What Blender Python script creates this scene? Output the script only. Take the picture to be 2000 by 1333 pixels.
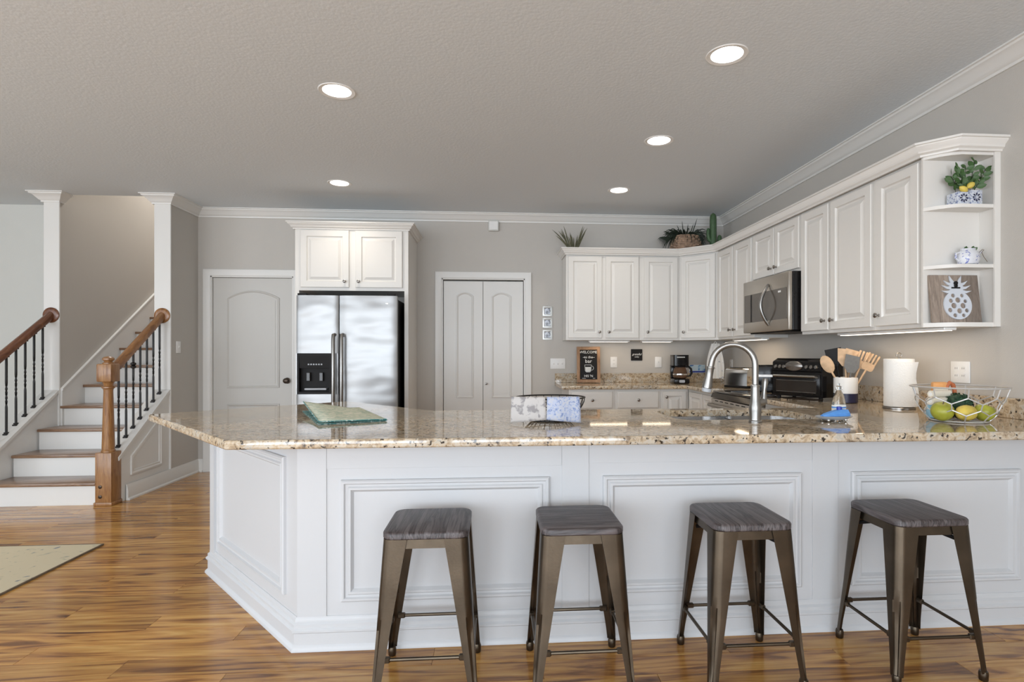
import bpy, bmesh, math, random
from mathutils import Vector, Matrix
from mathutils.geometry import tessellate_polygon
random.seed(7)
for _o in list(bpy.data.objects):
    bpy.data.objects.remove(_o)
SC = bpy.context.scene
COL = SC.collection
PI = math.pi
R = math.radians

# ------------------------------------------------------------------ camera
cam_d = bpy.data.cameras.new('camera')
cam = bpy.data.objects.new('camera', cam_d)
COL.objects.link(cam)
cam.location = (0, 0, 1.238)
cam.rotation_euler = (PI / 2, 0, R(-4.3))
cam_d.sensor_width = 36
cam_d.lens = 36 * 1090 / 2000
cam_d.shift_x = -47 / 2000
cam_d.shift_y = (690 - 666.5) / 2000
cam_d.clip_start = 0.05
SC.camera = cam

# ------------------------------------------------------------------ world, daylight, exposure
SC.view_settings.view_transform = 'Standard'
SC.view_settings.look = 'None'
SC.view_settings.gamma = 1
SC.view_settings.use_curve_mapping = False
SC.view_settings.exposure = 0.0
world = bpy.data.worlds.new('sky')
SC.world = world
world.use_nodes = True
bg = world.node_tree.nodes['Background']
bg.inputs[0].default_value = (0.75, 0.85, 1.0, 1)
bg.inputs[1].default_value = 1.0


def area(name, loc, rot, sx, sy, energy, color):
    d = bpy.data.lights.new(name, 'AREA')
    d.shape = 'RECTANGLE'
    d.size, d.size_y = sx, sy
    d.energy = energy
    d.color = color
    o = bpy.data.objects.new(name, d)
    COL.objects.link(o)
    o.location = loc
    o.rotation_euler = rot
    return o


# daylight entering by the tall windows of the living room behind the camera and on its left
DAY = (0.84, 0.92, 1.0)
for wx in (-5.05, -2.2, 0.65):
    area('window_daylight', (wx, -3.88, 1.34), (R(104), 0, 0), 2.5, 2.3, 133, DAY)
for wy in (-2.2, 0.6):
    area('window_daylight', (-6.88, wy, 1.34), (R(104), 0, R(-90)), 2.4, 2.3, 84, DAY)

# ------------------------------------------------------------------ materials
MATS = {}


def nmat(name, color, rough=0.5, metal=0.0, spec=0.5, var=0.0, vscale=8.0, bump=0.0, bscale=60.0, coat=0.0,
         emis=None, estr=0.0, trans=0.0, ior=1.45, alpha=1.0, sheen=0.0):
    m = bpy.data.materials.new(name)
    m.use_nodes = True
    nt = m.node_tree
    b = nt.nodes['Principled BSDF']
    b.inputs['Base Color'].default_value = (*color, 1)
    b.inputs['Roughness'].default_value = rough
    b.inputs['Metallic'].default_value = metal
    b.inputs['Specular IOR Level'].default_value = spec
    b.inputs['Coat Weight'].default_value = coat
    b.inputs['Coat Roughness'].default_value = 0.08
    b.inputs['Transmission Weight'].default_value = trans
    b.inputs['IOR'].default_value = ior
    b.inputs['Alpha'].default_value = alpha
    b.inputs['Sheen Weight'].default_value = sheen
    if emis:
        b.inputs['Emission Color'].default_value = (*emis, 1)
        b.inputs['Emission Strength'].default_value = estr
    if var > 0 or bump > 0:
        tc = nt.nodes.new('ShaderNodeTexCoord')
    if var > 0:
        n = nt.nodes.new('ShaderNodeTexNoise')
        n.inputs['Scale'].default_value = vscale
        n.inputs['Detail'].default_value = 4
        nt.links.new(tc.outputs['Object'], n.inputs['Vector'])
        r = nt.nodes.new('ShaderNodeValToRGB')
        r.color_ramp.elements[0].position = 0.3
        r.color_ramp.elements[1].position = 0.7
        r.color_ramp.elements[0].color = (*[max(0, c * (1 - var)) for c in color], 1)
        r.color_ramp.elements[1].color = (*[min(1, c * (1 + var)) for c in color], 1)
        nt.links.new(n.outputs['Fac'], r.inputs['Fac'])
        nt.links.new(r.outputs['Color'], b.inputs['Base Color'])
    if bump > 0:
        n2 = nt.nodes.new('ShaderNodeTexNoise')
        n2.inputs['Scale'].default_value = bscale
        n2.inputs['Detail'].default_value = 3
        nt.links.new(tc.outputs['Object'], n2.inputs['Vector'])
        bp = nt.nodes.new('ShaderNodeBump')
        bp.inputs['Strength'].default_value = bump
        bp.inputs['Distance'].default_value = 0.01
        nt.links.new(n2.outputs['Fac'], bp.inputs['Height'])
        nt.links.new(bp.outputs['Normal'], b.inputs['Normal'])
    MATS[name] = m
    return m


def ramp(nt, stops):
    r = nt.nodes.new('ShaderNodeValToRGB')
    cr = r.color_ramp
    while len(cr.elements) < len(stops):
        cr.elements.new(0.5)
    for e, (p, c) in zip(cr.elements, stops):
        e.position = p
        e.color = (*c, 1)
    return r


def mapping(nt, scale, rnd=False, coord='Object'):
    tc = nt.nodes.new('ShaderNodeTexCoord')
    mp = nt.nodes.new('ShaderNodeMapping')
    mp.inputs['Scale'].default_value = scale
    src = tc.outputs[coord]
    if rnd:
        oi = nt.nodes.new('ShaderNodeObjectInfo')
        mul = nt.nodes.new('ShaderNodeVectorMath')
        mul.operation = 'SCALE'
        mul.inputs['Scale'].default_value = 37.0
        cx = nt.nodes.new('ShaderNodeCombineXYZ')
        nt.links.new(oi.outputs['Random'], cx.inputs[0])
        nt.links.new(oi.outputs['Random'], cx.inputs[1])
        nt.links.new(oi.outputs['Random'], cx.inputs[2])
        nt.links.new(cx.outputs[0], mul.inputs[0])
        ad = nt.nodes.new('ShaderNodeVectorMath')
        nt.links.new(src, ad.inputs[0])
        nt.links.new(mul.outputs[0], ad.inputs[1])
        src = ad.outputs[0]
    nt.links.new(src, mp.inputs['Vector'])
    return mp


def wood(name, stops, scale, rough=0.35, coat=0.0, rnd=False, bump=0.15, fine=(0.75, 1.1), nscale=3.0, dist=1.2, rndval=0.0):
    m = bpy.data.materials.new(name)
    m.use_nodes = True
    nt = m.node_tree
    b = nt.nodes['Principled BSDF']
    b.inputs['Roughness'].default_value = rough
    b.inputs['Coat Weight'].default_value = coat
    b.inputs['Coat Roughness'].default_value = 0.1
    mp = mapping(nt, scale, rnd)
    n = nt.nodes.new('ShaderNodeTexNoise')
    n.inputs['Scale'].default_value = nscale
    n.inputs['Detail'].default_value = 6
    n.inputs['Distortion'].default_value = dist
    nt.links.new(mp.outputs[0], n.inputs['Vector'])
    r = ramp(nt, stops)
    nt.links.new(n.outputs['Fac'], r.inputs['Fac'])
    n2 = nt.nodes.new('ShaderNodeTexNoise')
    n2.inputs['Scale'].default_value = nscale * 8
    n2.inputs['Detail'].default_value = 3
    nt.links.new(mp.outputs[0], n2.inputs['Vector'])
    mr = nt.nodes.new('ShaderNodeMapRange')
    mr.inputs['To Min'].default_value = fine[0]
    mr.inputs['To Max'].default_value = fine[1]
    nt.links.new(n2.outputs['Fac'], mr.inputs['Value'])
    mx = nt.nodes.new('ShaderNodeVectorMath')
    mx.operation = 'SCALE'
    nt.links.new(r.outputs['Color'], mx.inputs[0])
    nt.links.new(mr.outputs[0], mx.inputs['Scale'])
    out = mx.outputs[0]
    if rndval > 0:
        oi = nt.nodes.new('ShaderNodeObjectInfo')
        mr2 = nt.nodes.new('ShaderNodeMapRange')
        mr2.inputs['To Min'].default_value = 1 - rndval
        mr2.inputs['To Max'].default_value = 1 + rndval
        nt.links.new(oi.outputs['Random'], mr2.inputs['Value'])
        mx2 = nt.nodes.new('ShaderNodeVectorMath')
        mx2.operation = 'SCALE'
        nt.links.new(out, mx2.inputs[0])
        nt.links.new(mr2.outputs[0], mx2.inputs['Scale'])
        out = mx2.outputs[0]
    nt.links.new(out, b.inputs['Base Color'])
    bp = nt.nodes.new('ShaderNodeBump')
    bp.inputs['Strength'].default_value = bump
    bp.inputs['Distance'].default_value = 0.004
    nt.links.new(n2.outputs['Fac'], bp.inputs['Height'])
    nt.links.new(bp.outputs['Normal'], b.inputs['Normal'])
    MATS[name] = m
    return m


nmat('wall_paint', (0.515, 0.485, 0.445), 0.75, bump=0.10, bscale=150, var=0.015, vscale=1.5)
nmat('wall_pale', (0.62, 0.62, 0.585), 0.75, bump=0.10, bscale=150)
nmat('ceiling_paint', (0.70, 0.745, 0.78), 0.8, bump=0.12, bscale=55)
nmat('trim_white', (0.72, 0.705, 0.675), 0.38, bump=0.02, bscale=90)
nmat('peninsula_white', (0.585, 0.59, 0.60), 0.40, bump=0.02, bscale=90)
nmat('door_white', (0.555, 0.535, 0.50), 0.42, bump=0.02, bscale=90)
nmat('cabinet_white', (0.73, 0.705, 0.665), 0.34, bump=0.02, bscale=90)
nmat('plastic_white', (0.80, 0.79, 0.77), 0.35, var=0.01)
nmat('black_gloss', (0.009, 0.008, 0.008), 0.14, spec=0.35, var=0.1)
nmat('black_matte', (0.012, 0.011, 0.011), 0.5, spec=0.2, var=0.15)
nmat('iron_black', (0.016, 0.014, 0.013), 0.42, metal=0.3, bump=0.1, bscale=200)
nmat('nickel', (0.30, 0.29, 0.275), 0.33, metal=1.0, var=0.03, vscale=60)
nmat('nickel_dark', (0.30, 0.28, 0.26), 0.28, metal=1.0, var=0.05, vscale=60)
nmat('chrome', (0.75, 0.75, 0.74), 0.08, metal=1.0, var=0.02)
nmat('grey_metal', (0.14, 0.135, 0.125), 0.5, var=0.1, vscale=60)
nmat('silver_wire', (0.62, 0.61, 0.60), 0.38, metal=0.55, var=0.03)
nmat('bronze', (0.06, 0.045, 0.035), 0.3, metal=0.9, var=0.1, vscale=60)
nmat('gunmetal', (0.088, 0.068, 0.048), 0.36, metal=0.9, var=0.25, vscale=7, bump=0.03, bscale=120)
nmat('glass', (0.95, 0.97, 0.97), 0.03, trans=1.0, ior=1.45)
nmat('coffee_glass', (0.35, 0.20, 0.12), 0.05, trans=0.7, ior=1.3)
nmat('dark_glass', (0.028, 0.022, 0.018), 0.07, var=0.1, spec=0.4)
nmat('microwave_window', (0.10, 0.085, 0.07), 0.15, var=0.05, spec=0.6)
nmat('lamp_glow', (1, 1, 1), 0.5, emis=(1.0, 0.97, 0.93), estr=14, var=0.001)
nmat('strip_glow', (1, 1, 1), 0.5, emis=(1.0, 0.88, 0.72), estr=2.6, var=0.001)
nmat('paper', (0.86, 0.84, 0.80), 0.9, bump=0.25, bscale=120)
nmat('cream_cloth', (0.78, 0.72, 0.60), 0.9, bump=0.2, bscale=200, sheen=0.2)
nmat('blue_cloth', (0.30, 0.52, 0.66), 0.9, bump=0.2, bscale=200)
nmat('navy', (0.02, 0.02, 0.055), 0.35, var=0.1)
nmat('blue_plastic', (0.10, 0.30, 0.70), 0.4, var=0.1, vscale=30)
nmat('blue_dark_plastic', (0.02, 0.05, 0.35), 0.35, var=0.1)
nmat('grey_plastic', (0.42, 0.44, 0.47), 0.35, var=0.08)
nmat('orange', (0.75, 0.36, 0.13), 0.6, var=0.12, vscale=30)
nmat('rust', (0.50, 0.15, 0.06), 0.5, var=0.15, vscale=30)
nmat('apple_green', (0.38, 0.38, 0.045), 0.35, var=0.22, vscale=14)
nmat('lemon', (0.68, 0.52, 0.10), 0.45, var=0.12, vscale=20, bump=0.15, bscale=160)
nmat('leaf_green', (0.055, 0.115, 0.035), 0.5, var=0.5, vscale=30)
nmat('leaf_dark', (0.014, 0.022, 0.012), 0.55, var=0.6, vscale=30)
nmat('leaf_olive', (0.09, 0.085, 0.04), 0.55, var=0.5, vscale=40)
nmat('boxwood', (0.018, 0.06, 0.028), 0.5, var=0.6, vscale=60)
nmat('cactus_green', (0.065, 0.12, 0.055), 0.5, var=0.2, vscale=30)
nmat('rope', (0.16, 0.12, 0.08), 0.9, var=0.2, vscale=60)
nmat('wicker', (0.33, 0.22, 0.15), 0.75, var=0.4, vscale=50)
nmat('utensil_wood', (0.60, 0.41, 0.25), 0.6, var=0.18, vscale=25)
nmat('silver_frame', (0.55, 0.55, 0.53), 0.35, metal=0.6, var=0.1, vscale=50)
nmat('pineapple_white', (0.60, 0.63, 0.68), 0.6, var=0.04, vscale=20)
nmat('chalk', (0.80, 0.80, 0.78), 0.9, var=0.05)
nmat('gap_dark', (0.02, 0.019, 0.018), 0.8, var=0.1)

# oak / stained woods
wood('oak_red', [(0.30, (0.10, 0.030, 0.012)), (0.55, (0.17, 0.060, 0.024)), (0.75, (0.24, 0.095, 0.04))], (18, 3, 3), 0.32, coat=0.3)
wood('oak_honey', [(0.30, (0.22, 0.092, 0.030)), (0.55, (0.34, 0.165, 0.058)), (0.75, (0.42, 0.225, 0.09))], (18, 18, 2.0), 0.36, coat=0.2)
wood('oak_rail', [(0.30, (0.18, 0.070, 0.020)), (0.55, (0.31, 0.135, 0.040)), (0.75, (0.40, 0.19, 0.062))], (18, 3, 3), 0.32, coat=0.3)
wood('tread_wood', [(0.30, (0.15, 0.075, 0.04)), (0.55, (0.26, 0.15, 0.085)), (0.75, (0.34, 0.22, 0.13))], (2, 18, 18), 0.28, coat=0.3)
wood('stool_wood', [(0.30, (0.018, 0.011, 0.010)), (0.43, (0.10, 0.082, 0.082)), (0.50, (0.026, 0.018, 0.018)), (0.58, (0.14, 0.12, 0.12)), (0.72, (0.05, 0.038, 0.038))],
     (15, 0.7, 4), 0.42, rnd=True, bump=0.5, fine=(0.6, 1.2), nscale=2.6, dist=0.6)
wood('stool_wood_cross', [(0.30, (0.020, 0.013, 0.012)), (0.43, (0.085, 0.070, 0.070)), (0.50, (0.035, 0.026, 0.026)), (0.58, (0.12, 0.10, 0.10)), (0.72, (0.06, 0.048, 0.048))],
     (0.9, 15, 4), 0.42, rnd=True, bump=0.5, fine=(0.6, 1.2), nscale=2.6, dist=0.6)
wood('sign_wood', [(0.3, (0.22, 0.115, 0.055)), (0.7, (0.42, 0.25, 0.14))], (6, 6, 2), 0.6)
wood('grey_board', [(0.3, (0.20, 0.155, 0.125)), (0.7, (0.36, 0.29, 0.235))], (20, 20, 3), 0.7, rnd=True, rndval=0.3)
wood('floor_wood', [(0.24, (0.085, 0.030, 0.010)), (0.37, (0.25, 0.105, 0.034)), (0.48, (0.47, 0.225, 0.062)), (0.62, (0.60, 0.33, 0.098)), (0.80, (0.74, 0.49, 0.195))],
     (0.55, 7.0, 4), 0.15, rnd=True, bump=0.06, fine=(0.82, 1.1), nscale=2.3, dist=2.2, rndval=0.16)


def granite():
    m = bpy.data.materials.new('granite')
    m.use_nodes = True
    nt = m.node_tree
    b = nt.nodes['Principled BSDF']
    b.inputs['Roughness'].default_value = 0.045
    b.inputs['Specular IOR Level'].default_value = 0.8
    mp = mapping(nt, (1, 1, 1))
    n1 = nt.nodes.new('ShaderNodeTexNoise')
    n1.inputs['Scale'].default_value = 34
    n1.inputs['Detail'].default_value = 5
    n1.inputs['Roughness'].default_value = 0.65
    n1.inputs['Distortion'].default_value = 0.8
    nt.links.new(mp.outputs[0], n1.inputs['Vector'])
    r1 = ramp(nt, [(0.30, (0.14, 0.10, 0.07)), (0.40, (0.38, 0.30, 0.21)), (0.50, (0.56, 0.46, 0.34)), (0.58, (0.62, 0.565, 0.48)), (0.70, (0.47, 0.455, 0.42))])
    nt.links.new(n1.outputs['Fac'], r1.inputs['Fac'])
    v = nt.nodes.new('ShaderNodeTexVoronoi')
    v.inputs['Scale'].default_value = 75
    nt.links.new(mp.outputs[0], v.inputs['Vector'])
    n2 = nt.nodes.new('ShaderNodeTexNoise')
    n2.inputs['Scale'].default_value = 62
    n2.inputs['Detail'].default_value = 4
    nt.links.new(mp.outputs[0], n2.inputs['Vector'])
    r2 = ramp(nt, [(0.60, (0, 0, 0)), (0.66, (1, 1, 1))])
    nt.links.new(n2.outputs['Fac'], r2.inputs['Fac'])
    mx = nt.nodes.new('ShaderNodeMixRGB')
    mx.inputs[2].default_value = (0.035, 0.028, 0.024, 1)
    nt.links.new(r2.outputs['Color'], mx.inputs[0])
    nt.links.new(r1.outputs['Color'], mx.inputs[1])
    n3 = nt.nodes.new('ShaderNodeTexNoise')
    n3.inputs['Scale'].default_value = 4
    nt.links.new(mp.outputs[0], n3.inputs['Vector'])
    r3 = ramp(nt, [(0.35, (0.80, 0.80, 0.80)), (0.65, (1.04, 0.96, 0.84))])
    nt.links.new(n3.outputs['Fac'], r3.inputs['Fac'])
    m3 = nt.nodes.new('ShaderNodeMixRGB')
    m3.blend_type = 'MULTIPLY'
    m3.inputs[0].default_value = 1
    nt.links.new(mx.outputs[0], m3.inputs[1])
    nt.links.new(r3.outputs['Color'], m3.inputs[2])
    nt.links.new(m3.outputs[0], b.inputs['Base Color'])
    MATS['granite'] = m


granite()


def steel(name, col, rough, wave=0.0, metal=1.0):
    m = nmat(name, col, rough, metal=metal)
    nt = m.node_tree
    b = nt.nodes['Principled BSDF']
    mp = mapping(nt, (1.5, 1.5, 260))
    n = nt.nodes.new('ShaderNodeTexNoise')
    n.inputs['Scale'].default_value = 2
    nt.links.new(mp.outputs[0], n.inputs['Vector'])
    mr = nt.nodes.new('ShaderNodeMapRange')
    mr.inputs['To Min'].default_value = rough - 0.05
    mr.inputs['To Max'].default_value = rough + 0.07
    nt.links.new(n.outputs['Fac'], mr.inputs['Value'])
    nt.links.new(mr.outputs[0], b.inputs['Roughness'])
    if wave:
        mp2 = mapping(nt, (1.2, 1.2, 2.6))
        n2 = nt.nodes.new('ShaderNodeTexNoise')
        n2.inputs['Scale'].default_value = 2.0
        n2.inputs['Detail'].default_value = 1.0
        nt.links.new(mp2.outputs[0], n2.inputs['Vector'])
        bp = nt.nodes.new('ShaderNodeBump')
        bp.inputs['Strength'].default_value = 1.0
        bp.inputs['Distance'].default_value = wave
        nt.links.new(n2.outputs['Fac'], bp.inputs['Height'])
        nt.links.new(bp.outputs['Normal'], b.inputs['Normal'])


steel('stainless', (0.34, 0.34, 0.34), 0.36, wave=0.022, metal=0.85)
steel('stainless_warm', (0.50, 0.46, 0.41), 0.30)
steel('sink_steel', (0.62, 0.62, 0.62), 0.22)


def pattern(name, base, ink, scale, lo, hi, ink2=None, dist=1.0, rough=0.8, kind='noise', coat=0.0):
    m = bpy.data.materials.new(name)
    m.use_nodes = True
    nt = m.node_tree
    b = nt.nodes['Principled BSDF']
    b.inputs['Roughness'].default_value = rough
    b.inputs['Coat Weight'].default_value = coat
    mp = mapping(nt, (1, 1, 1))
    if kind == 'noise':
        n = nt.nodes.new('ShaderNodeTexNoise')
        n.inputs['Scale'].default_value = scale
        n.inputs['Detail'].default_value = 3
        n.inputs['Distortion'].default_value = dist
        o = n.outputs['Fac']
    else:
        n = nt.nodes.new('ShaderNodeTexVoronoi')
        n.inputs['Scale'].default_value = scale
        o = n.outputs['Distance']
    nt.links.new(mp.outputs[0], n.inputs['Vector'])
    r = ramp(nt, [(lo, base), (hi, ink)] if ink2 is None else [(lo, base), ((lo + hi) / 2, ink2), (hi, ink)])
    nt.links.new(o, r.inputs['Fac'])
    nt.links.new(r.outputs['Color'], b.inputs['Base Color'])
    MATS[name] = m


pattern('napkin_grey', (0.54, 0.51, 0.49), (0.30, 0.28, 0.28), 34, 0.52, 0.62, dist=0.5)
pattern('napkin_blue', (0.52, 0.53, 0.58), (0.19, 0.25, 0.44), 60, 0.40, 0.66, ink2=(0.44, 0.49, 0.64), dist=1.5)
pattern('rug_weave', (0.62, 0.54, 0.38), (0.14, 0.17, 0.24), 12, 0.60, 0.72, ink2=(0.50, 0.45, 0.32), dist=1.5, rough=0.95)
pattern('placemat_print', (0.38, 0.46, 0.37), (0.68, 0.66, 0.54), 38, 0.36, 0.60, ink2=(0.52, 0.57, 0.44), dist=1.2)
pattern('placemat_teal', (0.06, 0.22, 0.22), (0.55, 0.66, 0.62), 70, 0.5, 0.62)
pattern('tile_print', (0.60, 0.63, 0.68), (0.17, 0.21, 0.36), 110, 0.50, 0.62, dist=0.3, rough=0.3)
pattern('delft', (0.68, 0.69, 0.73), (0.16, 0.19, 0.46), 55, 0.56, 0.64, dist=1.0, rough=0.25)
pattern('beach_print', (0.60, 0.72, 0.78), (0.05, 0.16, 0.48), 14, 0.5, 0.6, ink2=(0.30, 0.52, 0.68), dist=0.4)
pattern('photo_print', (0.62, 0.66, 0.74), (0.10, 0.11, 0.13), 45, 0.46, 0.58, dist=0.8, rough=0.3)
pattern('towel_print', (0.76, 0.74, 0.70), (0.35, 0.38, 0.42), 30, 0.62, 0.68, dist=0.4)


# ------------------------------------------------------------------ geometry helpers
class MB:
    def __init__(s):
        s.v = []
        s.f = []

    def add(s, vs, fs, M=None):
        o = len(s.v)
        for p in vs:
            p = Vector(p)
            s.v.append(tuple(M @ p) if M is not None else tuple(p))
        for f in fs:
            s.f.append(tuple(i + o for i in f))
        return s

    def box(s, x0, x1, y0, y1, z0, z1, bev=0.0, seg=1, M=None):
        if bev <= 0:
            vs = [(x0, y0, z0), (x1, y0, z0), (x1, y1, z0), (x0, y1, z0), (x0, y0, z1), (x1, y0, z1), (x1, y1, z1), (x0, y1, z1)]
            fs = [(0, 3, 2, 1), (4, 5, 6, 7), (0, 1, 5, 4), (1, 2, 6, 5), (2, 3, 7, 6), (3, 0, 4, 7)]
            return s.add(vs, fs, M)
        bm = bmesh.new()
        bmesh.ops.create_cube(bm, size=1)
        for v in bm.verts:
            v.co = Vector(((x0 + x1) / 2 + v.co.x * (x1 - x0), (y0 + y1) / 2 + v.co.y * (y1 - y0), (z0 + z1) / 2 + v.co.z * (z1 - z0)))
        bmesh.ops.bevel(bm, geom=list(bm.edges), offset=bev, segments=seg, affect='EDGES', profile=0.5)
        bm.verts.index_update()
        s.add([v.co.copy() for v in bm.verts], [[v.index for v in f.verts] for f in bm.faces], M)
        bm.free()
        return s

    def prism(s, poly, z0, z1, mapf=None, bottom=True, top=True):
        n = len(poly)
        mf = mapf or (lambda a, b, c: (a, b, c))
        vs = [mf(a, b, z0) for a, b in poly] + [mf(a, b, z1) for a, b in poly]
        fs = [(i, (i + 1) % n, (i + 1) % n + n, i + n) for i in range(n)]
        if bottom:
            fs.append(tuple(range(n))[::-1])
        if top:
            fs.append(tuple(range(n, 2 * n)))
        return s.add(vs, fs)

    def lathe(s, prof, n=24, c=(0, 0, 0), M=None, cap=True):
        vs = []
        fs = []
        for r, z in prof:
            for i in range(n):
                a = 2 * PI * i / n
                vs.append((c[0] + r * math.cos(a), c[1] + r * math.sin(a), c[2] + z))
        for k in range(len(prof) - 1):
            for i in range(n):
                j = (i + 1) % n
                fs.append((k * n + i, k * n + j, (k + 1) * n + j, (k + 1) * n + i))
        if cap:
            if prof[0][0] > 1e-5:
                fs.append(tuple(range(n))[::-1])
            if prof[-1][0] > 1e-5:
                m = (len(prof) - 1) * n
                fs.append(tuple(range(m, m + n)))
        return s.add(vs, fs, M)

    def tube(s, path, rad, n=10, closed=False, cap=True, M=None):
        P = [Vector(p) for p in path]
        m = len(P)
        rs = rad if isinstance(rad, (list, tuple)) else [rad] * m
        T = []
        for i in range(m):
            if closed:
                d = P[(i + 1) % m] - P[i - 1]
            else:
                d = P[min(i + 1, m - 1)] - P[max(i - 1, 0)]
            T.append(d.normalized())
        up = Vector((0, 0, 1)) if abs(T[0].z) < 0.9 else Vector((1, 0, 0))
        N = (up - T[0] * up.dot(T[0])).normalized()
        vs = []
        for i in range(m):
            N = (N - T[i] * N.dot(T[i]))
            N = N.normalized() if N.length > 1e-6 else T[i].orthogonal().normalized()
            B = T[i].cross(N)
            for k in range(n):
                a = 2 * PI * k / n
                vs.append(P[i] + (N * math.cos(a) + B * math.sin(a)) * rs[i])
        fs = []
        for i in range(m if closed else m - 1):
            j = (i + 1) % m
            for k in range(n):
                l = (k + 1) % n
                fs.append((i * n + k, i * n + l, j * n + l, j * n + k))
        if cap and not closed:
            fs.append(tuple(range(n))[::-1])
            fs.append(tuple(range((m - 1) * n, m * n)))
        return s.add(vs, fs, M)

    def sweep(s, path, prof, closed=False, mapf=None, capends=True):
        """path: 2-D points; prof: (u, v) with u to the left of travel (mitred), v out of plane."""
        mf = mapf or (lambda a, b, c: (a, b, c))
        P = [Vector(p) for p in path]
        m = len(P)
        q = len(prof)
        vs = []
        for i in range(m):
            if closed or 0 < i < m - 1:
                d0 = (P[i] - P[i - 1]).normalized()
                d1 = (P[(i + 1) % m] - P[i]).normalized()
            elif i == 0:
                d0 = d1 = (P[1] - P[0]).normalized()
            else:
                d0 = d1 = (P[-1] - P[-2]).normalized()
            n0 = Vector((-d0.y, d0.x))
            n1 = Vector((-d1.y, d1.x))
            mi = n0 + n1
            mi = mi / max(0.2, mi.dot(n0)) if mi.length > 1e-6 else n0
            for u, v in prof:
                p = P[i] + mi * u
                vs.append(mf(p.x, p.y, v))
        fs = []
        for i in range(m if closed else m - 1):
            j = (i + 1) % m
            for k in range(q):
                l = (k + 1) % q
                fs.append((i * q + k, j * q + k, j * q + l, i * q + l))
        if capends and not closed:
            fs.append(tuple(range(q)))
            fs.append(tuple(range((m - 1) * q, m * q))[::-1])
        return s.add(vs, fs)

    def sphere(s, c, r, sx=1, sy=1, sz=1, n=16, k=10, M=None):
        prof = [(r * math.sin(PI * i / k), -r * math.cos(PI * i / k)) for i in range(k + 1)]
        prof[0] = (1e-4, -r)
        prof[-1] = (1e-4, r)
        T = Matrix.Translation(c) @ Matrix.Diagonal((sx, sy, sz, 1))
        return s.lathe(prof, n, M=(M @ T if M is not None else T))

    def build(s, name, mat, parent=None, smooth=True, angle=35):
        me = bpy.data.meshes.new(name)
        me.from_pydata(s.v, [], s.f)
        me.update()
        bm = bmesh.new()
        bm.from_mesh(me)
        bmesh.ops.recalc_face_normals(bm, faces=list(bm.faces))
        bm.to_mesh(me)
        bm.free()
        if smooth:
            me.shade_smooth()
            me.set_sharp_from_angle(angle=R(angle))
        me.materials.append(MATS[mat] if isinstance(mat, str) else mat)
        o = bpy.data.objects.new(name, me)
        COL.objects.link(o)
        if parent is not None:
            o.parent = parent
        return o


def tag(o, label=None, cat=None, group=None, kind=None):
    if label:
        o['label'] = label
    if cat:
        o['category'] = cat
    if group:
        o['group'] = group
    if kind:
        o['kind'] = kind
    return o


def thing(name, label, cat, loc=(0, 0, 0), rz=0.0, group=None):
    o = bpy.data.objects.new(name, None)
    o.empty_display_size = 0.05
    COL.objects.link(o)
    o.location = loc
    o.rotation_euler = (0, 0, rz)
    return tag(o, label, cat, group)


def struct(name, mb, mat, label=None, cat='structure'):
    o = mb.build(name, mat)
    return tag(o, label, cat, kind='structure')


def copy_tree(o, parent=None):
    c = o.copy()
    COL.objects.link(c)
    c.parent = parent
    for ch in list(o.children):
        copy_tree(ch, c)
    return c


def share(o, parent, loc=None, rot=None, scale=None, name=None):
    c = bpy.data.objects.new(name or o.name.split('.')[0], o.data)
    COL.objects.link(c)
    c.parent = parent
    if loc is not None:
        c.location = loc
    if rot is not None:
        c.rotation_euler = rot
    if scale is not None:
        c.scale = scale
    return c


def text(body, size, mat, parent, loc, rot, depth=0.0006, name='lettering', sx=1.0, shear=0.0):
    cu = bpy.data.curves.new(name, 'FONT')
    cu.body = body
    cu.size = size
    cu.align_x = 'CENTER'
    cu.align_y = 'CENTER'
    cu.extrude = depth
    cu.shear = shear
    cu.resolution_u = 2
    t = bpy.data.objects.new(name, cu)
    COL.objects.link(t)
    dg = bpy.context.evaluated_depsgraph_get()
    me = bpy.data.meshes.new_from_object(t.evaluated_get(dg))
    bpy.data.objects.remove(t)
    bpy.data.curves.remove(cu)
    me.materials.clear()
    me.materials.append(MATS[mat])
    o = bpy.data.objects.new(name, me)
    COL.objects.link(o)
    o.parent = parent
    o.location = loc
    o.rotation_euler = rot
    o.scale = (sx, 1, 1)
    return o


XZ = lambda y0: (lambda a, b, c: (a, y0 - c, b))      # plane facing -Y, proud of y0


def arc(cx, cy, r, a0, a1, n):
    return [(cx + r * math.cos(R(a0 + (a1 - a0) * i / n)), cy + r * math.sin(R(a0 + (a1 - a0) * i / n))) for i in range(n + 1)]


def rrect(x0, x1, y0, y1, r, n=4):
    return arc(x1 - r, y0 + r, r, -90, 0, n) + arc(x1 - r, y1 - r, r, 0, 90, n) + arc(x0 + r, y1 - r, r, 90, 180, n) + arc(x0 + r, y0 + r, r, 180, 270, n)


def offset(poly, d):
    """inset of a counter-clockwise polygon by d"""
    n = len(poly)
    out = []
    for i in range(n):
        a, b, c = Vector(poly[i - 1]), Vector(poly[i]), Vector(poly[(i + 1) % n])
        d0, d1 = (b - a).normalized(), (c - b).normalized()
        n0, n1 = Vector((-d0.y, d0.x)), Vector((-d1.y, d1.x))
        mi = n0 + n1
        mi = mi / max(0.2, mi.dot(n0))
        out.append(tuple(b + mi * d))
    return out


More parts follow.
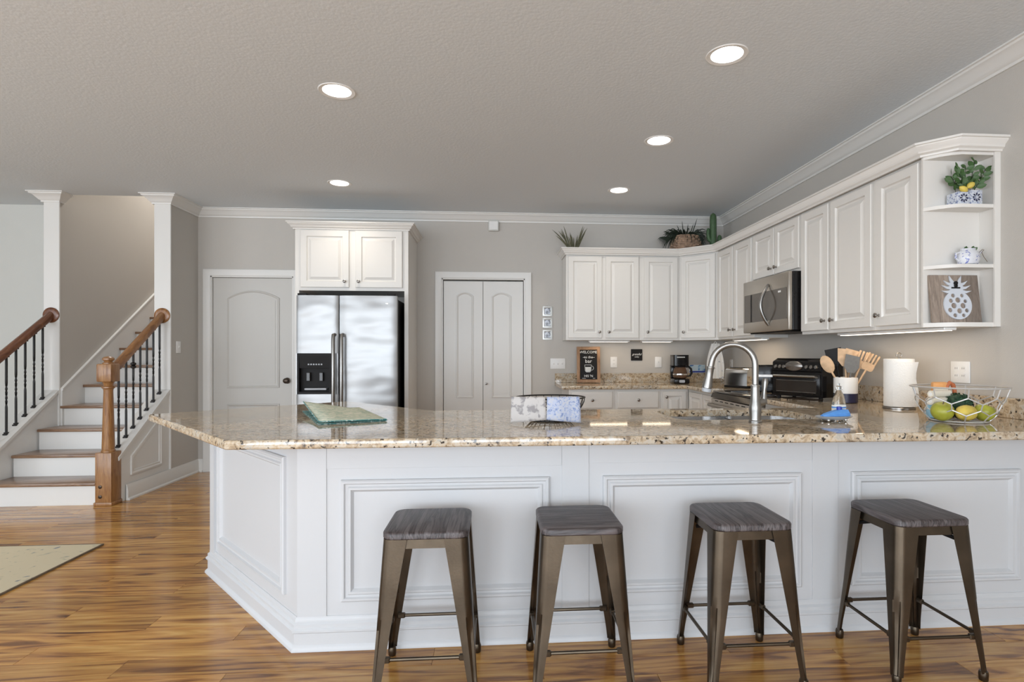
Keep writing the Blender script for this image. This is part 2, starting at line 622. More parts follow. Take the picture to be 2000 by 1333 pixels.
def slab_with_holes(mb, poly, holes, zprof):
    """poly CCW; zprof = [(inset, z)...] bottom to top"""
    n = len(poly)
    rings = [[(x, y, z) for x, y in offset(poly, ins)] for ins, z in zprof]
    base = len(mb.v)
    vs = [p for r in rings for p in r]
    fs = []
    for k in range(len(rings) - 1):
        for i in range(n):
            j = (i + 1) % n
            fs.append((k * n + i, k * n + j, (k + 1) * n + j, (k + 1) * n + i))
    mb.add(vs, fs)
    for zi, ring in ((0, rings[0]), (-1, rings[-1])):
        z = ring[0][2]
        loops = [[Vector(p) for p in ring]] + [[Vector((x, y, z)) for x, y in h] for h in holes]
        flat = [p for l in loops for p in l]
        tri = tessellate_polygon(loops)
        mb.add(flat, [tuple(t) for t in tri])
    for h in holes:
        m = len(h)
        z0, z1 = zprof[0][1], zprof[-1][1]
        mb.add([(x, y, z0) for x, y in h] + [(x, y, z1) for x, y in h], [(i, (i + 1) % m, (i + 1) % m + m, i + m) for i in range(m)])
    return mb


# ------------------------------------------------------------------ the room
XW, YW, H = 2.56, 6.07, 2.743
LIGHTS = [(-0.90, 3.281), (1.171, 2.734), (1.164, 3.877), (-1.365, 5.058), (1.151, 5.087)]

floor = struct('floor', MB().box(-7.0, XW + 0.1, -4.0, 6.2, -0.12, -0.004), 'floor_wood', 'glossy warm brown wood plank floor', 'floor')
# planks one by one where the photograph shows them
PW, PL = 0.128, 1.22
pm = MB().box(0, PL - 0.0012, 0, PW - 0.0012, -0.004, 0.0, 0.0011)
plank0 = pm.build('plank', 'floor_wood', floor)
first = True
row = 0
y = 0.83
while y < 6.05:
    x = -5.2 - (row * 0.437 % 1.22)
    while x < XW - 0.02:
        w = min(PL, XW - x)
        hidden = (x > -1.2 and y > 2.66) or (x + w < -4.0 and y > 4.85) or (x + w < -3.2 and x > -4.3 and y > 4.95)
        if not hidden and w > 0.1:
            if first:
                o = plank0
                first = False
            else:
                o = share(plank0, floor, name='plank')
            o.location = (x, y, 0)
            if w < PL:
                o.scale = (w / PL, 1, 1)
        x += PL
    y += PW
    row += 1

# ceiling with the round cut-outs of the recessed lamps
cmb = MB()
holes = [arc(lx, ly, 0.082, 0, 345, 23) for lx, ly in LIGHTS]
slab_with_holes(cmb, [(-7.0, -4.0), (XW + 0.1, -4.0), (XW + 0.1, 5.62), (-7.0, 5.62)], holes, [(0, H), (0, H + 0.12)])
cmb.box(-3.15, XW + 0.1, 5.62, 6.19, H, H + 0.12)
cmb.box(-7.0, -4.15, 5.62, 6.19, H, H + 0.12)
struct('ceiling', cmb, 'ceiling_paint', 'smooth grey painted ceiling with recessed lamps', 'ceiling')

# walls
D1 = (-2.955, -2.115, 2.045)   # left door opening
D2 = (-0.562, 0.334, 2.045)    # pantry opening
w = MB()
w.box(-3.22, D1[0], YW, YW + 0.12, 0, H).box(D1[0], D1[1], YW, YW + 0.12, D1[2], H).box(D1[1], D2[0], YW, YW + 0.12, 0, H)
w.box(D2[0], D2[1], YW, YW + 0.12, D2[2], H).box(D2[1], XW, YW, YW + 0.12, 0, H)
w.box(D1[0] - 0.05, D1[1] + 0.05, YW + 0.121, YW + 0.14, 0, D1[2] + 0.05).box(D2[0] - 0.05, D2[1] + 0.05, YW + 0.121, YW + 0.14, 0, D2[2] + 0.05)  # added backing sheets behind both doors, blocking sky light at the gaps
struct('wall_back', w, 'wall_paint', 'greige painted kitchen back wall', 'wall')
struct('wall_right', MB().box(XW, XW + 0.12, -4.0, YW + 0.12, 0, H), 'wall_paint', 'greige painted wall behind the upper cabinets on the right', 'wall')
struct('wall_stair_right', MB().box(-3.22, -3.08, 5.58, YW, 0, H + 0.12).box(-3.22, -3.08, YW + 0.0, 9.0, 0, 4.6).box(-3.22, -3.08, 5.62, YW, H + 0.12, 4.6), 'wall_paint',
       'greige wall ending in a white column at the right of the stairs', 'wall')
struct('wall_stair_left', MB().box(-4.21, -4.08, 5.58, 9.0, 0, 4.6), 'wall_paint', 'greige stairwell wall behind the left handrail', 'wall')
struct('wall_stair_end', MB().box(-4.21, -3.08, 9.0, 9.1, 0, 4.6).box(-4.21, -3.08, 5.62, 9.1, 4.6, 4.7).box(-4.08, -3.22, 5.52, 5.62, H + 0.12, 4.6), 'wall_paint', 'upper end wall of the stairwell', 'wall')
wl = MB().box(-7.0, -4.21, YW, YW + 0.12, 0, H)
wl.prism([(-4.21, H), (-5.05, H), (-5.05, H - 0.02), (-4.21, 1.90)], YW - 0.04, YW, mapf=lambda a, b, c: (a, c, b))
struct('wall_far_left', wl, 'wall_pale', 'pale wall beyond the left stair handrail', 'wall')
# the living room side, out of view: walls with tall window openings
rw = MB()
xs = [-7.0]
for wx in (-5.05, -2.2, 0.65):
    xs += [wx - 1.25, wx + 1.25]
xs.append(XW + 0.12)
for i in range(0, len(xs), 2):
    rw.box(xs[i], xs[i + 1], -4.12, -4.0, 0, H)
for i in range(1, len(xs) - 1, 2):
    rw.box(xs[i], xs[i + 1], -4.12, -4.0, 0, 0.17).box(xs[i], xs[i + 1], -4.12, -4.0, 2.50, H)
struct('wall_front', rw, 'wall_pale', 'living room wall with three tall windows', 'wall')
lw = MB()
ys = [-4.12, -3.40, -1.00, -0.60, 1.80, 6.19]
for i in range(0, 6, 2):
    lw.box(-7.12, -7.0, ys[i], ys[i + 1], 0, H)
for i in (1, 3):
    lw.box(-7.12, -7.0, ys[i], ys[i + 1], 0, 0.17).box(-7.12, -7.0, ys[i], ys[i + 1], 2.50, H)
struct('wall_left', lw, 'wall_pale', 'living room side wall with two tall windows', 'wall')

# crown moulding (room on the left of travel)
CR = [(0, H - 0.088), (0.012, H - 0.088), (0.014, H - 0.074), (0.022, H - 0.070), (0.034, H - 0.055), (0.055, H - 0.030), (0.074, H - 0.020), (0.078, H - 0.010), (0.090, H - 0.008), (0.090, H), (0, H)]
struct('trim_1', MB().sweep([(XW, -4.0), (XW, YW), (-3.08, YW), (-3.08, 5.57), (-3.23, 5.57), (-3.23, 5.62)], CR), 'trim_white', 'white crown moulding around the kitchen ceiling', 'moulding')
struct('trim_2', MB().sweep([(-4.08, 5.63), (-4.08, 5.57), (-4.22, 5.57), (-4.22, 5.95)], CR), 'trim_white', 'white crown moulding wrapping the left stair column', 'moulding')
# white boards on the column fronts
struct('trim_3', MB().box(-3.225, -3.075, 5.566, 5.582, 0, H - 0.08, 0.003), 'trim_white', 'white board on the front of the right stair column', 'trim')
struct('trim_4', MB().box(-4.215, -4.075, 5.566, 5.582, 0, H - 0.08, 0.003), 'trim_white', 'white board on the front of the left stair column', 'trim')


# door casings and doors
def casing(name, x0, x1, ztop, label):
    prof = [(0, 0), (0, 0.008), (0.010, 0.014), (0.030, 0.016), (0.048, 0.020), (0.066, 0.020), (0.070, 0.016), (0.070, 0)]
    m = MB().sweep([(x0, 0), (x0, ztop), (x1, ztop), (x1, 0)], prof, mapf=XZ(YW))
    m.box(x0, x0 + 0.012, YW, YW + 0.11, 0, ztop).box(x1 - 0.012, x1, YW, YW + 0.11, 0, ztop).box(x0, x1, YW, YW + 0.11, ztop - 0.012, ztop)
    return struct(name, m, 'trim_white', label, 'door casing')


casing('trim_5', D1[0], D1[1], D1[2], 'white casing of the single door left of the fridge')
casing('trim_6', D2[0], D2[1], D2[2], 'white casing of the bifold pantry doors')
GROOVE = [(0, -0.001), (0, 0.000), (0.003, 0.010), (0.010, 0.011), (0.020, 0.003), (0.024, 0.000), (0.024, -0.001)]


def panel_outline(x0, x1, z0, z1, rise):
    if rise <= 0:
        return [(x0, z0), (x1, z0), (x1, z1), (x0, z1)]
    n = 10
    top = []
    for i in range(n + 1):
        t = i / n
        xx = x1 + (x0 - x1) * t
        top.append((xx, z1 - rise + rise * (1 - (2 * t - 1) ** 2)))
    return [(x0, z0), (x1, z0)] + top


def door_leaf(parent, x0, x1, z0, z1, yf, name, pan, paint='door_white'):
    d = MB().box(x0, x1, yf, yf + 0.035, z0, z1, 0.002).build(name, paint, parent)
    for (a, b, c, e, rise) in pan:
        m = MB().sweep(panel_outline(a, b, c, e, rise), [(u - 0.0, v + 0.0) for u, v in GROOVE], closed=True, mapf=XZ(yf))
        m.build('panel_moulding', paint, d)
        ins = panel_outline(a + 0.045, b - 0.045, c + 0.045, e - 0.045, rise * 0.8)
        MB().prism(ins, 0, 0.003, mapf=XZ(yf)).build('raised_panel', paint, d)
    return d


dr = tag(bpy.data.objects.new('door_1', None), 'white two-panel door with arched upper panel and dark knob', 'door', kind='structure')
COL.objects.link(dr)
dr.location = (0, 0, 0)
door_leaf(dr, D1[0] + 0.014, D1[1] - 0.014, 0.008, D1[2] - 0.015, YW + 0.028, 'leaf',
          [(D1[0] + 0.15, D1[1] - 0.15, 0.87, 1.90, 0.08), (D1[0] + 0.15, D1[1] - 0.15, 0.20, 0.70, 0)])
kM = Matrix.Translation((-2.185, YW + 0.028, 0.945)) @ Matrix.Rotation(PI / 2, 4, 'X')
MB().lathe([(0.032, 0), (0.032, 0.006), (0.014, 0.010), (0.012, 0.030), (0.024, 0.038), (0.029, 0.052), (0.024, 0.066), (0.008, 0.072)], 20, M=kM).build('door_knob', 'bronze', dr)
dp = tag(bpy.data.objects.new('door_2', None), 'white bifold pantry doors with arched panels', 'door', kind='structure')
COL.objects.link(dp)
xm = (D2[0] + D2[1]) / 2 - 0.006
for a, b in ((D2[0] + 0.018, xm - 0.002), (xm + 0.002, D2[1] - 0.018)):
    door_leaf(dp, a, b, 0.012, D2[2] - 0.028, YW + 0.022, 'leaf', [(a + 0.135, b - 0.10, 0.75, 1.90, 0.045), (a + 0.135, b - 0.10, 0.16, 0.60, 0)] if a < -0.3 else
              [(a + 0.09, b - 0.13, 0.75, 1.90, 0.045), (a + 0.09, b - 0.13, 0.16, 0.60, 0)], paint='trim_white')
MB().lathe([(0.010, 0), (0.006, 0.006), (0.006, 0.018), (0.013, 0.024), (0.012, 0.032), (0.003, 0.035)], 14,
           M=Matrix.Translation((xm + 0.035, YW + 0.022, 0.905)) @ Matrix.Rotation(PI / 2, 4, 'X')).build('door_knob', 'nickel', dp)

# baseboard along the stair wall
BB = [(0, 0), (0.028, 0), (0.028, 0.012), (0.016, 0.022), (0.016, 0.085), (0.012, 0.098), (0.012, 0.108), (0.006, 0.122), (0.004, 0.132), (0, 0.132)]
struct('baseboard_left', MB().sweep([(D1[0] - 0.07, YW), (-3.08, YW), (-3.08, 4.93)], BB), 'trim_white', 'white baseboard along the stair knee wall', 'baseboard')

# ------------------------------------------------------------------ stairs
RIS, TRD, Y0 = 0.185, 0.268, 4.80
SLP = 0.70
KW = [(4.86, 0), (5.58, 0), (5.58, 0.865), (4.86, 0.365)]
for nm, xa, xb, lab in (('wall_knee_right', -3.21, -3.09, 'white sloping knee wall under the right stair railing'),
                        ('wall_knee_left', -4.20, -4.09, 'white sloping knee wall under the left stair railing')):
    k = MB().prism(KW, xa, xb, mapf=lambda a, b, c: (c, a, b))
    o = struct(nm, k, 'trim_white', lab, 'wall')
    capm = MB().prism([(4.84, 0.350), (5.566, 0.862), (5.566, 0.892), (4.84, 0.380)], xa - 0.012, xb + 0.012, mapf=lambda a, b, c: (c, a, b))
    capm.build('cap_board', 'trim_white', o)
    if nm == 'wall_knee_right':
        fm = MB().sweep([(5.0, 0.20), (5.44, 0.20), (5.44, 0.66), (5.0, 0.36)], [(0, 0), (0, 0.012), (0.014, 0.014), (0.022, 0.006), (0.036, 0.008), (0.040, 0)], closed=True,
                        mapf=lambda a, b, c: (-3.09 + c, a, b))
        fm.build('panel_moulding', 'trim_white', o)
st = thing('staircase', 'white riser staircase with brown wooden treads going up', 'staircase', (-3.65, Y0, 0))
for i in range(14):
    yb = i * TRD
    wd = (-0.427, 0.427)
    MB().box(wd[0], wd[1], yb, yb + 0.018, i * RIS, (i + 1) * RIS - 0.026).build('riser', 'trim_white', st)
    MB().box(wd[0], wd[1], yb - 0.028, yb + TRD + 0.012, (i + 1) * RIS - 0.026, (i + 1) * RIS, 0.006, 2).build('tread', 'tread_wood', st)
for sx in (-0.4285, 0.4085):
    z0_, z1_, y1_ = 0.885, 0.885 + 0.728 * 3.12, 0.78 + 3.12
    sk = MB().prism([(0.78, 0.45), (y1_, 2.55), (y1_, z1_), (0.78, z0_)], sx, sx + 0.02, mapf=lambda a, b, c: (c, a, b))
    sk.prism([(0.78, z0_), (y1_, z1_), (y1_, z1_ + 0.018), (0.78, z0_ + 0.018)], sx - 0.006 if sx > 0 else sx, sx + 0.02 if sx > 0 else sx + 0.026, mapf=lambda a, b, c: (c, a, b))
    sk.build('skirt_board', 'trim_white', st)


def railing(X, label, mat, ys, newel, knob_i):
    rl = thing('stair_railing', label, 'railing', (X, 4.84, 0), group='stair railings')
    zr = lambda yy: 1.105 + 0.72 * (yy - 4.88)
    # rail: rounded moulded section, with an end cut on the column
    sec = [(-0.030, -0.026), (0.030, -0.026), (0.033, -0.008), (0.031, 0.012), (0.022, 0.026), (0.0, 0.033), (-0.022, 0.026), (-0.031, 0.012), (-0.033, -0.008)]
    ya, yb = 4.86 - 4.84, 5.552 - 4.84
    vs = []
    for yy in (ya, yb):
        for a, b in sec:
            vs.append((a, yy, zr(yy + 4.84) + b * 1.2))
    n = len(sec)
    fs = [(i, (i + 1) % n, (i + 1) % n + n, i + n) for i in range(n)] + [tuple(range(n)), tuple(range(n, 2 * n))]
    MB().add(vs, fs).build('handrail', mat, rl, angle=50)
    MB().lathe([(0.072, 0), (0.072, 0.008), (0.064, 0.014), (0.052, 0.016), (0.0, 0.016)], 28,
               M=Matrix.Translation((0, 5.566 - 4.84, zr(5.56))) @ Matrix.Rotation(PI / 2, 4, 'X')).build('rosette', mat, rl)
    for k, yw in enumerate(ys):
        yy = yw - 4.84
        zb = 0.365 + 0.7045 * (yw - 4.86) + 0.016
        zt = zr(yw) - 0.030
        m = MB()
        # square bar with a twisted middle
        nz = 26
        vs, fs = [], []
        for q in range(nz + 1):
            t = q / nz
            z = zb + (zt - zb) * t
            tw = min(1, max(0, (t - 0.36) / 0.28))
            for c in range(4):
                a = PI / 4 + c * PI / 2 + tw * 2 * PI * 1.25
                vs.append((0.0092 * math.cos(a), yy + 0.0092 * math.sin(a), z))
        for q in range(nz):
            for c in range(4):
                d = (c + 1) % 4
                fs.append((q * 4 + c, q * 4 + d, q * 4 + 4 + d, q * 4 + 4 + c))
        m.add(vs, fs)
        b = m.build('baluster', 'iron_black', rl, angle=25)
        sh = MB().box(-0.019, 0.019, yy - 0.019, yy + 0.019, zb - 0.018, zb + 0.014, 0.003).box(-0.014, 0.014, yy - 0.014, yy + 0.014, zb + 0.014, zb + 0.026, 0.003)
        sh.build('baluster_shoe', 'iron_black', b)
        MB().box(-0.016, 0.016, yy - 0.016, yy + 0.016, zt - 0.018, zt + 0.02, 0.003).build('baluster_collar', 'iron_black', b)
        if k == knob_i:
            zz = zt - 0.13
            MB().lathe([(0.006, -0.030), (0.020, -0.022), (0.022, -0.008), (0.013, 0), (0.022, 0.008), (0.020, 0.022), (0.006, 0.030)], 10, c=(0, yy, zz)).build('baluster_knuckle', 'iron_black', b)
    if newel:
        nw = MB().box(-0.063, 0.063, -0.083, 0.043, 0.0, 0.43, 0.006, 2).build('newel_post', 'oak_honey', rl)
        MB().box(-0.071, 0.071, -0.092, 0.045, 0.0, 0.030, 0.006, 2).build('newel_base', 'oak_honey', nw)
        MB().lathe([(0.050, 0.43), (0.050, 0.442), (0.044, 0.450), (0.045, 0.46), (0.033, 0.93), (0.036, 0.945), (0.046, 0.952), (0.046, 0.962), (0.032, 0.972), (0.036, 0.99), (0.046, 1.005)], 24, c=(0, -0.02, 0)).build('newel_shaft', 'oak_honey', nw)
        MB().box(-0.058, 0.058, -0.078, 0.038, 1.003, 1.150, 0.010, 2).build('newel_block', 'oak_honey', nw)
        MB().lathe([(0.040, 1.15), (0.040, 1.158), (0.028, 1.166), (0.030, 1.172), (0.042, 1.182), (0.042, 1.194), (0.030, 1.206), (0.004, 1.212)], 24, c=(0, -0.02, 0)).build('newel_cap', 'oak_honey', nw)
        for zz in (0.075, 0.155):
            MB().lathe([(0.014, 0), (0.014, 0.004), (0.008, 0.006), (0.001, 0.006)], 14, M=Matrix.Translation((-0.022, -0.083, zz)) @ Matrix.Rotation(PI / 2, 4, 'X')).build('screw_plug', 'bronze', nw)
    return rl


railing(-3.15, 'honey oak stair railing with newel post and black iron balusters', 'oak_rail', [4.945 + 0.096 * i for i in range(7)], True, 2)
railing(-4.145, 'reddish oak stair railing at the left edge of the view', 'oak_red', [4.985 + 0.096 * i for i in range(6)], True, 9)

# ------------------------------------------------------------------ recessed lamps
for i, ((lx, ly), where) in enumerate(zip(LIGHTS, ('above the left end of the counter', 'in the front row above the stools on the right', 'above the sink and range side',
                                                    'nearest the fridge', 'nearest the back row of upper cabinets'))):
    t = thing('recessed_lamp', 'round recessed ceiling lamp ' + where, 'ceiling lamp', (lx, ly, H), group='recessed ceiling lamps')
    MB().lathe([(0.0815, 0.05), (0.079, 0.02), (0.079, -0.001), (0.100, -0.004), (0.1035, -0.001), (0.1035, 0.0)], 36, cap=False).build('trim_ring', 'plastic_white', t)
    MB().lathe([(0.0005, 0.012), (0.0785, 0.012), (0.0785, 0.016), (0.0005, 0.016)], 36).build('lens', 'lamp_glow', t)
    d = bpy.data.lights.new('lamp_light', 'SPOT')
    d.energy = 15
    d.spot_size = R(140)
    d.spot_blend = 0.8
    d.shadow_soft_size = 0.07
    d.color = (1.0, 0.90, 0.77)
    o = bpy.data.objects.new('lamp_light', d)
    COL.objects.link(o)
    o.parent = t
    o.location = (0, 0, -0.02)
# unseen fill light added above the stairwell to brighten it
ul = area('stairwell_fill_light', (-3.65, 7.2, 4.5), (0, 0, 0), 0.5, 0.5, 52, (1.0, 0.97, 0.93))


# ------------------------------------------------------------------ cabinets
def raised_door(w, h, t=0.020, stile=0.052):
    """in local XZ, front face at y=0 looking -Y, back at y=t"""
    rings = [(0.0, t), (0.0, 0.004), (0.003, 0.0), (stile, 0.0), (stile + 0.005, 0.0110), (stile + 0.011, 0.0130), (stile + 0.016, 0.0130), (stile + 0.038, 0.0030), (stile + 0.041, 0.0010)]
    vs, fs = [], []
    for ins, yy in rings:
        vs += [(ins, yy, ins), (w - ins, yy, ins), (w - ins, yy, h - ins), (ins, yy, h - ins)]
    for k in range(len(rings) - 1):
        for i in range(4):
            j = (i + 1) % 4
            fs.append((k * 4 + i, k * 4 + j, k * 4 + 4 + j, k * 4 + 4 + i))
    m = (len(rings) - 1) * 4
    fs.append((m, m + 1, m + 2, m + 3))
    fs.append((3, 2, 1, 0))
    return MB().add(vs, fs)


def flat_drawer(w, h, t=0.020):
    rings = [(0.0, t), (0.0, 0.006), (0.004, 0.002), (0.012, 0.0), (0.016, 0.0)]
    vs, fs = [], []
    for ins, yy in rings:
        vs += [(ins, yy, ins), (w - ins, yy, ins), (w - ins, yy, h - ins), (ins, yy, h - ins)]
    for k in range(len(rings) - 1):
        for i in range(4):
            j = (i + 1) % 4
            fs.append((k * 4 + i, k * 4 + j, k * 4 + 4 + j, k * 4 + 4 + i))
    m = (len(rings) - 1) * 4
    fs.append((m, m + 1, m + 2, m + 3))
    fs.append((3, 2, 1, 0))
    return MB().add(vs, fs)


KNOB = MB().lathe([(0.008, 0), (0.0055, 0.004), (0.0055, 0.014), (0.010, 0.018), (0.0145, 0.022), (0.0145, 0.027), (0.009, 0.031), (0.001, 0.032)], 16,
                  M=Matrix.Rotation(PI / 2, 4, 'X'))
KNOB0 = [None]


def knob(parent, x, z):
    if KNOB0[0] is None:
        KNOB0[0] = KNOB.build('knob', 'nickel_dark', parent)
        o = KNOB0[0]
    else:
        o = share(KNOB0[0], parent, name='knob')
    o.location = (x, 0, z)
    return o


def cabinet(name, label, loc, rz, w, h, depth, doors, group, stile=0.052, toe=0.0, drawers=(), body_poly=None):
    t = thing(name, label, 'cabinet', loc, rz, group)
    b = MB()
    if body_poly:
        b.prism(body_poly, 0, h)
    else:
        b.box(0.0005, w - 0.0005, 0.0, depth, toe, h, 0.0015)
        if toe:
            b.box(0.01, w - 0.01, 0.06, depth, 0, toe)
    b.build('body', 'cabinet_white', t)
    for (x0, x1, z0, z1, kx, kz) in doors:
        d = raised_door(x1 - x0, z1 - z0, stile=stile).build('door', 'cabinet_white', t, angle=20)
        d.location = (x0, -0.020, z0)
        if kx is not None:
            knob(d, kx - x0, kz - z0)
    for (x0, x1, z0, z1) in drawers:
        d = flat_drawer(x1 - x0, z1 - z0).build('drawer', 'cabinet_white', t, angle=20)
        d.location = (x0, -0.020, z0)
        knob(d, (x1 - x0) / 2, (z1 - z0) / 2)
    return t


UZ0, UZ1 = 1.372, 2.286
UH = UZ1 - UZ0
DZ0, DZ1 = 0.022, 0.872
GU = 'white upper kitchen cabinets'
YF = 5.76          # carcass front of the back run
XF = 2.25          # carcass front of the right run
cabinet('upper_cabinet', 'white two-door upper cabinet at the left end of the back wall', (0.745, YF, UZ0), 0, 0.775, UH, YW - YF - 0.003,
        [(0.022, 0.375, DZ0, DZ1, 0.345, 0.085), (0.415, 0.765, DZ0, DZ1, 0.445, 0.085)], GU)
cabinet('upper_cabinet', 'narrow single-door white upper cabinet above the coffee maker', (1.52, YF, UZ0), 0, 0.43, UH, YW - YF - 0.003,
        [(0.045, 0.405, DZ0, DZ1, 0.08, 0.085)], GU)
# diagonal corner unit: carcass is a pentagon; local frame rotated -45 deg about its left front corner
cw = math.hypot(XF - 1.95, YF - 5.46)
cR = Matrix.Rotation(PI / 4, 2)
pent = [(1.9505, YF), (XF, 5.4605), (XW - 0.003, 5.4605), (XW - 0.003, YW - 0.003), (1.9505, YW - 0.003)]
pl = [tuple(cR @ (Vector(p) - Vector((1.95, YF)))) for p in pent]
cabinet('upper_cabinet', 'diagonal single-door white upper cabinet in the corner', (1.95, YF, UZ0), -PI / 4, cw, UH, 0.3,
        [(0.028, cw - 0.028, DZ0, DZ1, 0.065, 0.085)], GU, body_poly=pl)
RZ = -PI / 2
cabinet('upper_cabinet', 'white two-door upper cabinet between the corner and the microwave', (XF, 5.46, UZ0), RZ, 0.775, UH, XW - XF - 0.003,
        [(0.022, 0.372, DZ0, DZ1, 0.335, 0.085), (0.398, 0.752, DZ0, DZ1, 0.435, 0.085)], GU)
cabinet('upper_cabinet', 'short two-door white cabinet above the microwave', (XF, 4.685, 1.845), RZ, 0.755, UZ1 - 1.845, XW - XF - 0.003,
        [(0.018, 0.372, 0.022, 0.400, 0.335, 0.075), (0.386, 0.738, 0.022, 0.400, 0.422, 0.075)], GU)
cabinet('upper_cabinet', 'tall two-door white cabinet just right of the microwave', (XF, 3.930, UZ0), RZ, 0.79, UH, XW - XF - 0.003,
        [(0.018, 0.345, DZ0, DZ1, 0.310, 0.085), (0.372, 0.772, DZ0, DZ1, 0.405, 0.085)], GU)
cabinet('upper_cabinet', 'single-door white upper cabinet beside the open end shelves', (XF, 3.140, UZ0), RZ, 0.375, UH, XW - XF - 0.003,
        [(0.022, 0.352, DZ0, DZ1, 0.055, 0.085)], GU)

# open end shelves
sh = thing('open_shelf_unit', 'white open corner shelf unit at the end of the upper cabinets', 'shelf', (0, 0, UZ0))
SHP = [(2.232, 2.765), (2.245, 2.735), (2.275, 2.700), (2.315, 2.668), (2.36, 2.652), (2.56, 2.652), (2.56, 2.765)]
SHP = SHP[::-1]
MB().box(2.232, 2.548, 2.752, 2.7645, 0, UH).build('side_panel', 'cabinet_white', sh)
MB().box(2.545, 2.5595, 2.650, 2.752, 0, UH).build('back_panel', 'cabinet_white', sh)
MB().box(2.528, 2.5595, 2.643, 2.652, 0, UH).build('edge_trim', 'cabinet_white', sh)
for z0, z1 in ((0.0, 0.022), (0.300, 0.318), (0.605, 0.623), (0.872, UH)):
    MB().prism([(a if a < 2.55 else 2.546, b if b < 2.76 else 2.752) for a, b in SHP], z0, z1).build('shelf_board', 'cabinet_white', sh)

# crown over the uppers
CC = [(0.0, 2.258), (0.012, 2.258), (0.014, 2.268), (0.026, 2.276), (0.030, 2.290), (0.046, 2.304), (0.048, 2.312), (0.056, 2.314), (0.056, 2.325), (0.0, 2.325)]
cp = [(0.743, YW), (0.743, 5.738), (1.941, 5.738), (2.228, 5.451), (2.228, 2.757), (2.330, 2.646), (2.56, 2.646)]
tag(MB().sweep([p for p in cp][::-1], CC).sweep(cp[::-1], [(-0.02, 2.290), (0.0, 2.290), (0.0, 2.325), (-0.02, 2.325)]).build('cabinet_crown', 'cabinet_white'), 'white crown moulding along the top of the upper cabinets', 'moulding')
tp = MB().prism([(0.75, YW - 0.001), (0.75, 5.745), (1.945, 5.745), (2.235, 5.455), (2.235, 2.765), (2.56, 2.765), (2.56, YW - 0.001)], 2.287, 2.296)
tp.build('dust_cover', 'cabinet_white', bpy.data.objects['cabinet_crown'])

# fridge surround
fc = thing('fridge_cabinet', 'white two-door cabinet with tall side panels around the fridge', 'cabinet', (-1.89, 5.47, 0), 0)
W = 1.064
MB().box(0, W, 0, 0.599, 1.835, 2.44, 0.0015).build('body', 'cabinet_white', fc)
MB().box(0, 0.038, -0.001, 0.599, 0, 1.836, 0.001).build('side_panel', 'cabinet_white', fc)
MB().box(W - 0.038, W, -0.001, 0.599, 0, 1.836, 0.001).build('side_panel', 'cabinet_white', fc)
for x0, x1, kx in ((0.055, 0.506, 0.47), (0.566, 1.008, 0.60)):
    d = raised_door(x1 - x0, 0.545, stile=0.058).build('door', 'cabinet_white', fc, angle=20)
    d.location = (x0, -0.020, 1.865)
    knob(d, kx - x0, 0.055)
C2 = [(u, v - 2.258 + 2.418) for u, v in CC]
C2 = [(u * 1.15, v) for u, v in C2]
MB().sweep([(0.0, 0.599), (0.0, -0.002), (W, -0.002), (W, 0.599)][::-1], C2).build('crown', 'cabinet_white', fc)

# base cabinets
GB = 'white base cabinets'
BH = 0.879
for x0, x1, lab in ((0.735, 1.195, 'white base cabinet with drawer at the left end of the back counter'), (1.195, 1.66, 'white base cabinet with drawer under the coffee maker side')):
    ww = x1 - x0
    cabinet('base_cabinet', lab, (x0, 5.47, 0), 0, ww, BH, 0.598, [(0.025, ww - 0.025, 0.13, 0.66, ww - 0.06, 0.60)], GB, toe=0.10, drawers=[(0.025, ww - 0.025, 0.69, 0.855)])
cabinet('base_cabinet', 'white corner base cabinet with narrow door beside the range run', (1.66, 5.47, 0), 0, 0.284, BH, 0.598, [(0.018, 0.255, 0.13, 0.855, 0.05, 0.80)], GB, toe=0.10, stile=0.045)
cabinet('base_cabinet', 'white base cabinet between the corner and the range', (1.945, 5.468, 0), RZ, 0.80, BH, 0.61, [(0.06, 0.40, 0.13, 0.855, None, None), (0.42, 0.78, 0.13, 0.855, 0.74, 0.80)], GB, toe=0.10, stile=0.045)
cabinet('base_cabinet', 'white base cabinet between the range and the peninsula', (1.945, 3.875, 0), RZ, 0.66, BH, 0.61, [(0.03, 0.62, 0.13, 0.66, 0.07, 0.60)], GB, toe=0.10, drawers=[(0.03, 0.62, 0.69, 0.855)])

# ------------------------------------------------------------------ peninsula
PB = [(-0.82, 2.40), (2.555, 2.40), (2.555, 3.115), (-0.36, 3.115), (-1.00, 3.765), (-1.585, 3.275)]
pen = thing('kitchen_peninsula', 'white panelled peninsula with an angled left end', 'peninsula', (0, 0, 0))
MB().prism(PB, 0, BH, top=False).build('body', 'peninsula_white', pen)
BBP = [(0, 0), (0.030, 0), (0.029, 0.010), (0.022, 0.020), (0.018, 0.024), (0.018, 0.072), (0.026, 0.078), (0.026, 0.086), (0.018, 0.094), (0.018, 0.108), (0.010, 0.116), (0.010, 0.126), (0.003, 0.136), (0, 0.136)]
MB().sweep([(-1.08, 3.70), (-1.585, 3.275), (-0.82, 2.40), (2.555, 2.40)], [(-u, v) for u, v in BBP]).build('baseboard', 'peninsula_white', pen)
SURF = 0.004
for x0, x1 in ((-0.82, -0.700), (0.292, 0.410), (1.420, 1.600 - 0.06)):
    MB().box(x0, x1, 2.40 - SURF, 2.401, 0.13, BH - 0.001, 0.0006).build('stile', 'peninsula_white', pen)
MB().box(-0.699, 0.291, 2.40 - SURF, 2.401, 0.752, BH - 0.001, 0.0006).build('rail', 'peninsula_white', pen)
MB().box(0.411, 1.419, 2.40 - SURF, 2.401, 0.760, BH - 0.001, 0.0006).build('rail', 'peninsula_white', pen)
